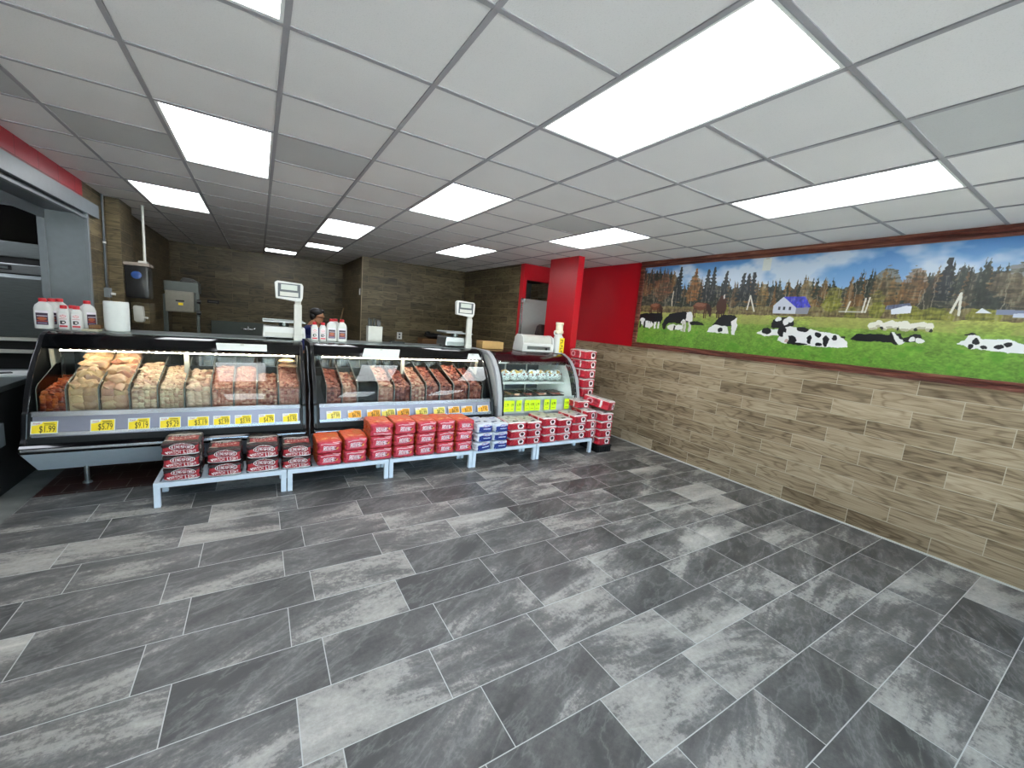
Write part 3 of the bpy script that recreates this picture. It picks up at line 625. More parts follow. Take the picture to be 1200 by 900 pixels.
for k in range(22): mb.box(-.05, -.04, 4.342, 4.403, 1.585+k*.05, 1.625+k*.05, bev=.004)
mb.obj('side_rail', M['woodframe'], t)
t = thing('paper_note', 'small white paper note taped at the top of the mural', 'note', (XR-.0245, 2.585, 2.61))
mb = MB(); mb.box(-.002, 0, -.045, .045, -.068, .068); mb.obj('sheet', M['paper'], t)
mb = MB(); mb.box(-.004, -.002, -.02, .02, .058, .075); mb.obj('tape', M['offwhite'], t)
# ------------------------------------------------------------------ refrigerated cases
GP = [(-.435, .70), (-.42, .75), (-.40, .80), (-.372, .86), (-.335, .925), (-.292, .99), (-.243, 1.055), (-.185, 1.118), (-.115, 1.18)]
HP = [(-.115, 1.18), (-.075, 1.235), (-.03, 1.272), (.03, 1.293), (.09, 1.298)]
def meat_case(name, label, x0, x1, left_gap=True):
    w = x1-x0; a = w/2
    t = thing(name, label, 'display case', ((x0+x1)/2, 5.0, 0), group=None)
    prof = [(-.52, .40), (-.53, .47), (-.50, .50), (-.455, .69)]+GP+HP[1:]+[(.60, 1.298), (.60, .24), (-.15, .15), (-.46, .38)]
    for s in (-1, 1):
        inner = [(-.36, .76), (-.25, .93), (-.14, 1.10), (-.07, 1.18), (.48, 1.18), (.48, .76)]
        mb = MB(); mb.prism(prof, 0, s*a-(.0 if s < 0 else .035), s*a+(.035 if s < 0 else .0), bev=.006); mb.obj('end_panel', M['black'], t)
    mb = MB(); mb.prism([(y-.004, z+.003) for y, z in HP]+[(.60, 1.301), (.60, 1.25), (.02, 1.245), (-.06, 1.20), (-.105, 1.165)], 0, -a+.035, a-.035); mb.obj('canopy', M['blackgloss'], t, True)
    mb = MB(); mb.box(-a+.02, a-.02, .08, .60, 1.3012, 1.305); mb.obj('top_sheet', M['steel_dark'], t)
    mb = MB(); mb.band(GP, 0, -a+.036, a-.036, .006); mb.obj('front_glass', M['glass'], t, True)
    # front body, rails and bumper
    mb = MB(); mb.prism([(-.50, .40), (-.50, .50), (-.44, .69), (-.40, .69), (-.40, .40)], 0, -a+.035, a-.035); mb.obj('front_body', M['blackmatte'], t)
    mb = MB(); mb.prism([(-.505, .512), (-.445, .695), (-.425, .70), (-.485, .505)], 0, -a+.06, a-.06); mb.obj('price_rail', M['silver'], t)
    for z0, z1, n in ((.665, .70, 'rail_lip'), (.520, .545, 'rail_lip')):
        y = lambda z: -.505+(z-.512)*.328
        mb = MB(); mb.prism([(y(z0)-.010, z0), (y(z1)-.010, z1), (y(z1)+.004, z1+.002), (y(z0)+.004, z0-.002)], 0, -a+.055, a-.055); mb.obj(n, M['silver2'], t)
    mb = MB(); mb.prism([(-.535, .385), (-.555, .41), (-.555, .435), (-.53, .455), (-.49, .455), (-.49, .385)], 0, -a, a, bev=.004); mb.obj('bumper', M['blackgloss'], t, True)
    mb = MB(); mb.box(-a+.01, a-.01, -.562, -.552, .412, .432, bev=.003); mb.obj('bumper_strip', M['silver2'], t)
    mb = MB(); mb.prism([(-.50, .39), (-.47, .39), (-.17, .155), (-.20, .145)], 0, -a-.02, a, bev=.003); mb.obj('kick_panel', M['tray'], t)
    mb = MB(); mb.prism([(-.47, .39), (-.17, .16), (.58, .16), (.58, .62), (.40, .62), (-.40, .62), (-.40, .40)], 0, -a+.036, a-.036); mb.obj('lower_body', M['blackmatte'], t)
    for x in (-a+.27, -a+w*.5, a-.27):
        for y in (-.2, .45):
            mb = MB(); mb.cyl((x, y, .01), (x, y, .17), .018); mb.lathe([(.034, 0), (.034, .008), (.02, .02)], (x, y, 0), 12); mb.obj('foot', M['steel'], t, True)
    mb = MB(); mb.prism([(-.40, .625), (.45, .86), (.45, .845), (-.40, .61)], 0, -a+.04, a-.04); mb.obj('deck', M['frame_dark'], t)
    # rear: solid lower wall, sliding glass above
    mb = MB(); mb.box(-a+.036, a-.036, .56, .60, .62, .95); mb.obj('rear_wall', M['frame_dark'], t)
    mb = MB()
    for x in (-a+.036, -.02, a-.076): mb.box(x, x+.04, .565, .595, .95, 1.25)
    mb.box(-a+.036, a-.036, .565, .595, 1.215, 1.25); mb.obj('rear_frame', M['black'], t)
    mb = MB(); mb.box(-a+.076, a-.076, .578, .583, .95, 1.215); mb.obj('rear_glass', M['glass'], t)
    # lights and posts inside
    led = MB(); led.box(-a+.12, a-.08, -.065, -.05, 1.168, 1.176); led.mi = 1
    n = int(w/.06)
    for k in range(n):
        x = -a+.13+k*(w-.22)/(n-1); led.lathe([(.004, -.004), (.0075, .001), (.0075, .006), (.004, .010)], (x, -.0575, 1.160), 8)
    led.obj('led_strip', [M['white'], M['led']], t)
    lt = MB(); lt.box(-a+.12, a-.08, -.062, -.052, 1.146, 1.152); lt.obj('lamp_tube', M['led'], t)
    for x in (-.02,):
        mb = MB(); mb.prism([(-.02, .80), (-.02, 1.165), (.02, 1.165), (.06, .80)], 0, x-.018, x+.018); mb.box(x-.06, x+.06, -.05, .0, 1.165, 1.185); mb.obj('centre_post', M['offwhite'], t)
    for s in (-1, 1):
        mb = MB(); mb.prism([(.02, .86), (-.03, 1.17), (.10, 1.17), (.17, 1.17), (.27, .86)], 0, s*(a-.05)-.004, s*(a-.05)+.004); mb.obj('end_bracket', M['offwhite'], t)
        mb = MB(); mb.prism([(.06, 1.02), (.04, 1.165), (.13, 1.165), (.15, 1.02)], 0, s*(a-.06)-.004, s*(a-.06)+.004); mb.obj('bracket_plate', M['steel_dark'], t)
    return t
meat_case('meat_display_case', 'long black refrigerated meat case with curved glass, leftmost of the three, full of poultry bins', -1.56, .405)
meat_case('meat_display_case', 'black refrigerated meat case with curved glass in the middle, full of red meat bins', .475, 2.615)

# right-hand rounded case with grey arched ends
CP = [(-.58, .16), (-.58, .42), (-.565, .62), (-.54, .76), (-.50, .89), (-.455, 1.0), (-.395, 1.10), (-.32, 1.19), (-.22, 1.26), (-.10, 1.302)]
x0, x1 = 2.63, 4.02; a = (x1-x0)/2
t = thing('rounded_deli_case', 'small white-lit rounded deli case with grey arched ends at the right end of the counter', 'display case', ((x0+x1)/2, 5.0, 0))
for s in (-1, 1):
    xa, xb = (s*a-.0, s*a+.06) if s < 0 else (s*a-.06, s*a)
    ins = [(y+.055, z-.02) for y, z in CP[1:]]; ins[-1] = (-.10, 1.25)
    mb = MB(); mb.prism(CP[1:]+ins[::-1], 0, xa, xb, bev=.008); mb.box(xa, xb, -.12, .55, 1.25, 1.303, bev=.008); mb.obj('end_arch', M['archgrey'], t, True)
    ins2 = [(y+.025, z-.015) for y, z in ins]; ins2[-1] = (-.10, 1.22)
    xa, xb = (s*a+.06, s*a+.085) if s < 0 else (s*a-.085, s*a-.06)
    mb = MB(); mb.prism(CP[1:]+ins2[::-1], 0, xa, xb); mb.obj('gasket', M['blackmatte'], t, True)
    xs = s*(a-.03)
    mb = MB(); mb.prism([(y+.056, z-.02) for y, z in CP[2:]]+[(-.05, 1.248), (.53, 1.248), (.53, .6), (-.50, .6)], 0, xs-.004, xs+.004); mb.obj('end_wall', M['white'], t)
mb = MB(); mb.prism([(-.335, 1.175), (-.24, 1.25), (-.11, 1.297), (.54, 1.301), (.54, 1.26), (-.09, 1.25), (-.2, 1.215), (-.30, 1.155)], 0, -a+.06, a-.06); mb.obj('canopy', M['maroon'], t, True)
mb = MB(); mb.band(CP[2:8], 0, -a+.086, a-.086, .006); mb.obj('front_glass', M['glass'], t, True)
mb = MB(); mb.prism([(-.56, .16), (-.57, .45), (-.555, .50), (-.545, .50), (-.54, .16)], 0, -a+.06, a-.06); mb.obj('lower_front', M['archgrey'], t)
mb = MB(); mb.box(-a+.086, a-.086, -.522, -.512, .505, .728); mb.obj('inner_front_panel', M['white'], t)
mb = MB(); mb.box(-a+.06, a-.06, -.50, .54, .16, .60); mb.obj('base_cabinet', M['archgrey'], t)
mb = MB(); mb.box(-a+.07, a-.07, -.505, .53, .60, .655); mb.obj('deck', M['white'], t)
mb = MB(); mb.box(-a+.04, a-.04, .50, .54, .655, 1.25); mb.obj('rear_wall', M['frame_dark'], t)
mb = MB(); mb.box(-a+.09, a-.09, -.27, .40, .872, .884, bev=.003); mb.box(-a+.09, a-.09, -.28, -.27, .862, .890); mb.obj('shelf', M['white'], t)
for x in (-.42, -.05, .35):
    mb = MB(); mb.box(x-.01, x+.01, .40, .41, .66, 1.24); mb.box(x-.012, x+.012, -.16, -.14, 1.15, 1.24); mb.obj('shelf_upright', M['white'], t)
for yy, zz in ((-.19, 1.200), (-.24, .858)):
    mb = MB(); mb.box(-a+.10, a-.10, yy-.012, yy+.012, zz, zz+.010); mb.obj('lamp_tube', M['ledcool'], t)
mb = MB(); mb.box(-a+.086, a-.086, -.30, -.285, 1.146, 1.158); mb.obj('glass_channel', M['silver2'], t)
for x in (-a+.12, a-.12):
    for y in (-.45, .42):
        mb = MB(); mb.cyl((x, y, 0), (x, y, .165), .025); mb.obj('foot', M['black'], t)

M['edge'] = simple('polished_acrylic_edge', '#a6aaa6', .2, var=.02)
# ------------------------------------------------------------------ acrylic bins and the meat in them
MEATS = {
 'spice': (meat_mat('marinated_red_meat', ('#54120c', '#99301a', '#cf6a2e'), .3), ),
 'thigh': (meat_mat('chicken_thighs', ('#93705e', '#c89c7a', '#ebc89a'), .3, 9), ),
 'breast': (meat_mat('chicken_breasts', ('#9a6658', '#c99278', '#e8c79c'), .3, 9), ),
 'dice': (meat_mat('diced_cream_poultry', ('#b07c70', '#dcb69c', '#f2dcbc'), .35), ),
 'wing': (meat_mat('chicken_wings', ('#a8746a', '#d6ae98', '#eed8bc'), .35), ),
 'pink': (meat_mat('pink_diced_meat', ('#8e4436', '#bd735c', '#e2b39a'), .35), ),
 'ground': (meat_mat('ground_pink_meat', ('#8a4238', '#b9705e', '#d9a48e'), .4, 30), ),
 'beef': (meat_mat('red_beef', ('#471511', '#7d2f25', '#b5705c'), .3), ),
 'pork': (meat_mat('marbled_pork', ('#6e2d24', '#a8604c', '#dcb59c'), .3), ),
}
rb = random.Random(5)
def bin_and_pile(x0, x1, kind, size, binlabel, pilelabel, fill=1.0, back=.36):
    w = x1-x0-.006; a = w/2; D = .60
    t = thing('acrylic_bin', binlabel, 'bin', ((x0+x1)/2, 4.625, .665), group='clear meat bins')
    mb = MB(); mb.box(-a, a, 0, .005, 0, .205); mb.obj('front_wall', M['acrylic'], t)
    for s in (-1, 1):
        mb = MB(); mb.prism([(0.005, 0), (0.005, .205), (.04, .235), (D, .42), (D, .165)], 0, s*a-.0025, s*a+.0025); mb.obj('side_wall', M['acrylic'], t)
        mb = MB(); mb.tube([(s*a-.0, .003, .205), (s*a, .04, .236), (s*a, D, .421)], .0017, 6); mb.tube([(s*a, .002, .0), (s*a, .002, .205)], .0017, 6); mb.obj('polished_edge', M['edge'], t)
    mb = MB(); mb.prism([(.005, .0), (D, .165), (D, .17), (.005, .005)], 0, -a+.003, a-.003); mb.obj('base', M['acrylic'], t)
    mb = MB(); mb.box(-a+.003, a-.003, D-.005, D, .17, .42); mb.obj('back_wall', M['acrylic'], t)
    if kind is None: return
    m = MEATS[kind][0]; mb = MB(); top0, top1 = .185*fill, back*fill+.0
    mb.prism([(.034, .012), (.034, top0-.02), (.06, top0), (D-.02, top1-.03), (D-.02, .175)], 0, -a+.005, a-.005)
    r = size; k = 0
    n_top = max(3, int(w/(r*1.5))); n_len = max(4, int(D/(r*1.35)))
    for i in range(n_len):
        for j in range(n_top):
            y = .04+(D-.09)*(i+.5+rb.uniform(-.3, .3))/n_len; x = -a+.012+r*.7+(w-.024-1.4*r)*(j+rb.uniform(-.3, .3)+.0)/max(1, n_top-1)
            x = max(-a+.012+r*.75, min(a-.012-r*.75, x)); z = top0+(top1-top0)*y/D+rb.uniform(-.35, .35)*r-.2*r
            M3 = (Matrix.Rotation(rb.uniform(0, 6.28), 3, 'Z') @ Matrix.Rotation(rb.uniform(-.5, .5), 3, 'X'))
            mb.blob((x, y, z), (r*.95, r*rb.uniform(.9, 1.25) if r < .04 else r*.9, r*rb.uniform(.5, .75)), M3, 2, .22, k); k += 1
    for i in range(max(3, int(.19*fill/(r*1.1)))):
        for j in range(max(2, int(w/(r*1.6)))):
            nn = max(1, int(w/(r*1.6))-1)
            x = -a+.010+r*.8+(w-.02-1.6*r)*j/nn+rb.uniform(-.15, .15)*r; z = .012+r*.6+(top0-.01-r*.6)*(i+.2)/max(3, int(.19*fill/(r*1.1)))
            x = max(-a+.010+r*.8, min(a-.010-r*.8, x))
            M3 = Matrix.Rotation(rb.uniform(-.5, .5), 3, 'Y')
            mb.blob((x, .010+r*.42, z), (r*.85, r*.42, r*rb.uniform(.55, .8)), M3, 2, .18, k+900); k += 1
    o = mb.obj('meat_pile', m, None, True, ((x0+x1)/2, 4.625, .668)); tag(o, pilelabel, 'meat', 'piles of meat in the cases', 'stuff')
B1 = [-1.50, -1.334, -1.141, -.952, -.766, -.579, -.384, -.209, -.018, .165, .36]
C1 = [('spice', .022, .80, .30, 'red-orange marinated meat', 'leftmost in the left case'), ('thigh', .062, 1.12, .43, 'large tan chicken pieces', 'second in the left case'), ('breast', .064, 1.12, .43, 'large pinkish chicken pieces', 'third in the left case'),
      ('dice', .026, 1.0, .37, 'cream diced poultry', 'fourth in the left case'), ('dice', .020, .95, .36, 'finely cut cream poultry', 'fifth in the left case'), ('wing', .036, .90, .34, 'pale chicken wings', 'in the middle of the left case'),
      ('pink', .020, .95, .36, 'pink-red diced meat', 'seventh in the left case'), ('pink', .018, .95, .36, 'pink-red chopped meat', 'eighth in the left case'), ('pork', .019, .82, .32, 'darker low-filled red meat', 'ninth in the left case'), ('ground', .02, 1.0, .37, 'ground pink meat under two slabs', 'last in the left case')]
for k, (kind, sz, fill, back, what, where) in enumerate(C1):
    bin_and_pile(B1[k], B1[k+1], kind, sz, 'clear acrylic bin holding '+what+', '+where, 'pile of '+what+' in the bin '+where, fill, back)
for k in range(2):
    mb = MB(); mb.blob((0, 0, 0), (.085, .10, .022), None, 3, .12, 40+k); o = mb.obj('meat_slab', MEATS['breast'][0], None, True, (.262, 4.99, 1.045+k*.045))
    tag(o, ('lower' if k == 0 else 'upper')+' pink meat slab lying on the last bin of the left case', 'meat', 'slabs on the last bin')
B2 = [.603, .765, .925, 1.146, 1.331, 1.529, 1.714, 1.89, 2.072, 2.287, 2.485]
C2 = [('beef', .024, .9, .36, 'dark red beef', 'leftmost in the middle case'), ('pork', .035, .85, .34, 'pale marbled pork', 'second in the middle case'), (None, 0, 0, 0, 'nothing', 'third in the middle case'),
      ('pork', .035, .98, .37, 'pale-edged pork chops', 'fourth in the middle case'), ('beef', .030, .95, .35, 'red beef cuts with pale fat', 'fifth in the middle case'), ('pork', .024, 1.0, .36, 'red and pink strips', 'sixth in the middle case'), ('beef', .026, 1.0, .37, 'red beef chunks', 'seventh in the middle case'),
      ('beef', .022, .95, .36, 'brownish red beef pieces', 'eighth in the middle case'), ('beef', .030, 1.05, .38, 'dark red steaks', 'ninth in the middle case'), ('beef', .032, 1.0, .36, 'dark red cuts', 'last in the middle case')]
for k, (kind, sz, fill, back, what, where) in enumerate(C2):
    bin_and_pile(B2[k], B2[k+1], kind, sz, ('empty clear acrylic bin, ' if kind is None else 'clear acrylic bin holding '+what+', ')+where, 'pile of '+what+' in the bin '+where, fill, back)

# ------------------------------------------------------------------ price cards
def price_card(x0, x1, z, Y, txt, mat, label, h=.095, tilt=-.34, group='price cards on the case rails', neon=False):
    w = x1-x0; mb = MB(); mb.box(-w/2, w/2, -.001, .001, -h/2, h/2)
    o = mb.obj('price_card', M['paper'] if not neon else mat, None, False, ((x0+x1)/2, Y, z)); o.rotation_euler = (tilt, 0, 0); tag(o, label, 'price tag', group)
    if not neon:
        b = MB(); b.box(-w/2+.005, w/2-.005, -.0016, -.001, -h/2+.005, h/2-.005); b.obj('colour_field', mat, o)
        c = MB(); c.prism([(-w/2, h*.16), (-w/2, h/2), (-w*.06, h/2), (-w*.10, h*.30), (-w*.3, h*.2)], 1, -.0022, -.0016); c.obj('corner_flash', M['paper'], o)
        text_part('Fresh', h*.2, M['inkred'], o, (-w*.29, -.0024, h*.33), sx=.9, shear=.2, name='flash_script')
        d = MB(); d.box(-w*.02, w*.36, -.0022, -.0016, h*.29, h*.34); d.box(-w*.0, w*.40, -.0022, -.0016, h*.18, h*.22); d.obj('heading_lines', M['ink'], o)
        text_part(txt, h*.74, M['ink'], o, (w*.11, -.0024, -h*.15), sx=w*.74/(h*.74*.55*len(txt)))
    else:
        text_part(txt, h*.42, M['ink'], o, (0, -.0018, h*.08), sx=min(1.0, w*.85/(h*.42*.55*len(txt))))
        d = MB(); d.box(-w*.3, w*.3, -.0016, -.001, -h*.3, -h*.27); d.obj('heading_lines', M['ink'], o)
    return o
T1 = [(-1.50, -1.353, '$1.99'), (-1.17, -1.022, '$5.79'), (-.943, -.801, '$9.19'), (-.739, -.594, '$9.29'), (-.546, -.392, '$3.19'), (-.361, -.232, '$2.99'), (-.198, -.063, '$3.99'), (-.008, .128, '$4.79'), (.194, .329, '$3.95')]
for k, (xa, xb, tx) in enumerate(T1):
    price_card(xa, xb, .588-.001*k, 4.497, tx, M['yellow'], 'yellow price card reading %s on the rail of the left case' % tx, .098 if k < 4 else .088)
T2 = [(.594, .735, '$7.99', 'paleyellow'), (.804, .944, '$6.79', 'orange'), (1.002, 1.15, '$6.95', 'orange'), (1.159, 1.312, '$5.99', 'paleyellow'), (1.332, 1.481, '$7.99', 'orange'), (1.547, 1.699, '$5.99', 'paleyellow'), (1.769, 1.917, '$8.29', 'paleyellow'), (1.961, 2.11, '$6.99', 'orange'), (2.134, 2.288, '$5.29', 'orange'), (2.361, 2.516, '$7.95', 'orange')]
seen = {}
OR = ['leftmost', 'second', 'third', 'fourth', 'fifth', 'sixth', 'seventh', 'eighth', 'ninth', 'rightmost']
for k, (xa, xb, tx, cm) in enumerate(T2):
    price_card(xa, xb, .588, 4.497, tx, M[cm], '%s price card reading %s, %s on the rail of the middle case' % ('orange' if cm == 'orange' else 'pale yellow', tx, OR[k]), .085)
T3 = [(2.71, 2.80, '3'), (2.802, 2.868, '4'), (2.90, 2.985, '6'), (3.035, 3.115, '5'), (3.12, 3.20, '4'), (3.205, 3.29, '3'), (3.36, 3.45, '5'), (3.475, 3.575, '4'), (3.72, 3.81, '9')]
for k, (xa, xb, tx) in enumerate(T3):
    price_card(xa, xb, .62, 4.428, tx+'.99', M['neon'], 'neon yellow price slip, %s on the lower glass of the rounded deli case' % (OR[k] if k < 8 else 'rightmost'), .15, 0, 'neon price slips', True)

# paper signs stuck on the glass
def sign(name, label, pts, loc):
    mb = MB(); mb.prism(pts, 1, -.0015, .0015); o = mb.obj('sheet', M['paper'], None)
    t = thing(name, label, 'sign', loc); o.parent = t; t.rotation_euler = (-.95, 0, 0)
    mb = MB(); mb.box(-.015, .015, -.003, -.0015, -.02, .01); k = mb.obj('tape', M['offwhite'], t); k.location = (0, 0, max(p[1] for p in pts)-.01); return t
t = sign('paper_sign', 'white paper sign hanging on the glass of the left case', [(-.20, -.06), (-.215, .045), (.215, .045), (.215, -.06)], (-.145, 4.905, 1.235))
t = sign('paper_sign', 'white paper sign folded over the glass edge of the middle case', [(-.24, -.085), (-.19, .07), (.23, .07), (.18, -.085)], (1.24, 4.892, 1.222))
t = sign('paper_sign', 'white paper sign on the glass beside the grey arch of the middle case', [(-.12, -.06), (-.06, .055), (.09, .055), (.09, -.06)], (2.45, 4.885, 1.215))
t = sign('paper_sign', 'white paper sign inside the left corner of the rounded deli case', [(-.13, -.07), (-.13, .04), (.20, .04), (.14, -.02), (-.02, -.07)], (2.84, 4.71, 1.20))

# wrapped packs in the rounded case
wrapm = printed('crumpled_wrap', .25, .6)
def wrap_mesh(seed):
    r = np.random.RandomState(seed); n = 40
    u, v = np.meshgrid(np.linspace(0, 2*np.pi, n), np.linspace(0.02, np.pi-.02, n//2))
    x = np.sin(v)*np.cos(u); y = np.sin(v)*np.sin(u); z = np.cos(v)
    k = 1+.10*np.sin(5*u+r.rand()*6)*np.sin(4*v)+.07*np.sin(11*u+r.rand()*6+3*v)+.05*np.sin(17*v+7*u)
    k = k*(1+.15*np.clip(z, 0, 1)*np.sin(3*u+r.rand()*6))
    k[:, -1] = k[:, 0]
    P = np.stack([x*.078*k, y*.09*k, .075+z*.075*k], -1); P[..., 2] = np.maximum(P[..., 2], 0)
    c = np.tile(hexrgb('#e9eeec'), (*u.shape, 1)); nz = np.sin(9*u+seed)*np.sin(13*v+seed*2)+.6*np.sin(21*u-5*v)
    c[nz > .55] = hexrgb('#6d6a66'); c[nz < -.75] = hexrgb('#f2f4f2')
    top = (z > .62)&(np.sin(3*u+seed) > -.2); c[top] = hexrgb('#c9a24a' if seed % 2 else '#b58a4a'); c[(z > .1)&(z < .5)&(np.sin(7*u+seed) > .5)] = hexrgb('#8a3a32')
    return grid_mesh('wrapped_sandwich', [P[::-1]], [c[::-1]], wrapm)
WX = [2.80, 2.955, 3.11, 3.265, 3.42, 3.575, 3.73, 3.875]
for k, x in enumerate(WX):
    o = link('wrapped_pack', wrap_mesh(k+1), None, (x, 4.87+.02*(k % 2), .884)); o.rotation_euler = (0, 0, k*.7)
    tag(o, 'clear-wrapped food pack, %s of the row on the glass case upper shelf' % (OR[k] if k < 7 else 'rightmost'), 'food pack', 'wrapped packs on the upper shelf')
traym = simple('dark_food_tray', '#241f1e', .3)
for k in range(5):
    x = 2.86+k*.245
    t = thing('meat_tray', 'shallow dark film-covered tray, %s on the bottom deck of the rounded case' % ['leftmost', 'second', 'middle', 'fourth', 'rightmost'][k], 'tray', (x, 4.88, .656), group='film-covered trays')
    mb = MB(); mb.prism([(-.11, .04), (-.095, 0), (.095, 0), (.11, .04)], 1, -.16, .16, bev=.006); mb.obj('tray', traym, t)
    mb = MB()
    for q in range(5): mb.blob((rb.uniform(-.05, .05), -.11+q*.055, .045), (.05, .035, .022), Matrix.Rotation(rb.uniform(-.5, .5), 3, 'Z'), 2, .2, q+k*9)
    mb.obj('contents', MEATS['beef'][0] if k % 2 == 0 else MEATS['pork'][0], t, True)
    mb = MB(); mb.box(-.105, .105, -.155, .155, .07, .072); mb.obj('film', M['acrylic'], t)
# ------------------------------------------------------------------ white display benches
def bench(x0, x1, label):
    t = thing('display_bench', label, 'bench', ((x0+x1)/2, 4.03, 0), group=None); a = (x1-x0)/2; D = .37
    mb = MB(); mb.box(-a, a, 0, .035, .165, .205, bev=.003); mb.box(-a, a, D-.035, D, .165, .205, bev=.003); mb.box(-a, -a+.035, .035, D-.035, .165, .205); mb.box(a-.035, a, .035, D-.035, .165, .205); mb.obj('top_frame', M['benchwhite'], t)
    mb = MB()
    for k in range(int((2*a-.07)/.085)): mb.box(-a+.045+k*.085, -a+.045+k*.085+.062, .035, D-.035, .19, .204)
    mb.obj('slats', M['benchwhite'], t)
    for sx in (-1, 1):
        for y in (.0, D-.042):
            xa = -a if sx < 0 else a-.042
            mb = MB(); mb.box(xa, xa+.042, y, y+.042, 0, .166, bev=.003); mb.obj('leg', M['benchwhite'], t)
BL = ['leftmost low white bench, under the black-and-red charcoal bags', 'second low white bench from the left, under the first coral bags', 'middle low white bench, under the tallest wall of coral bags', 'fourth low white bench, under the blue-and-white bags', 'rightmost low white bench, under the crimson ringed bags']
for (a, b), l in zip(((-.72, .205), (.213, 1.132), (1.14, 2.095), (2.10, 3.0), (3.01, 3.955)), BL): bench(a, b, l)

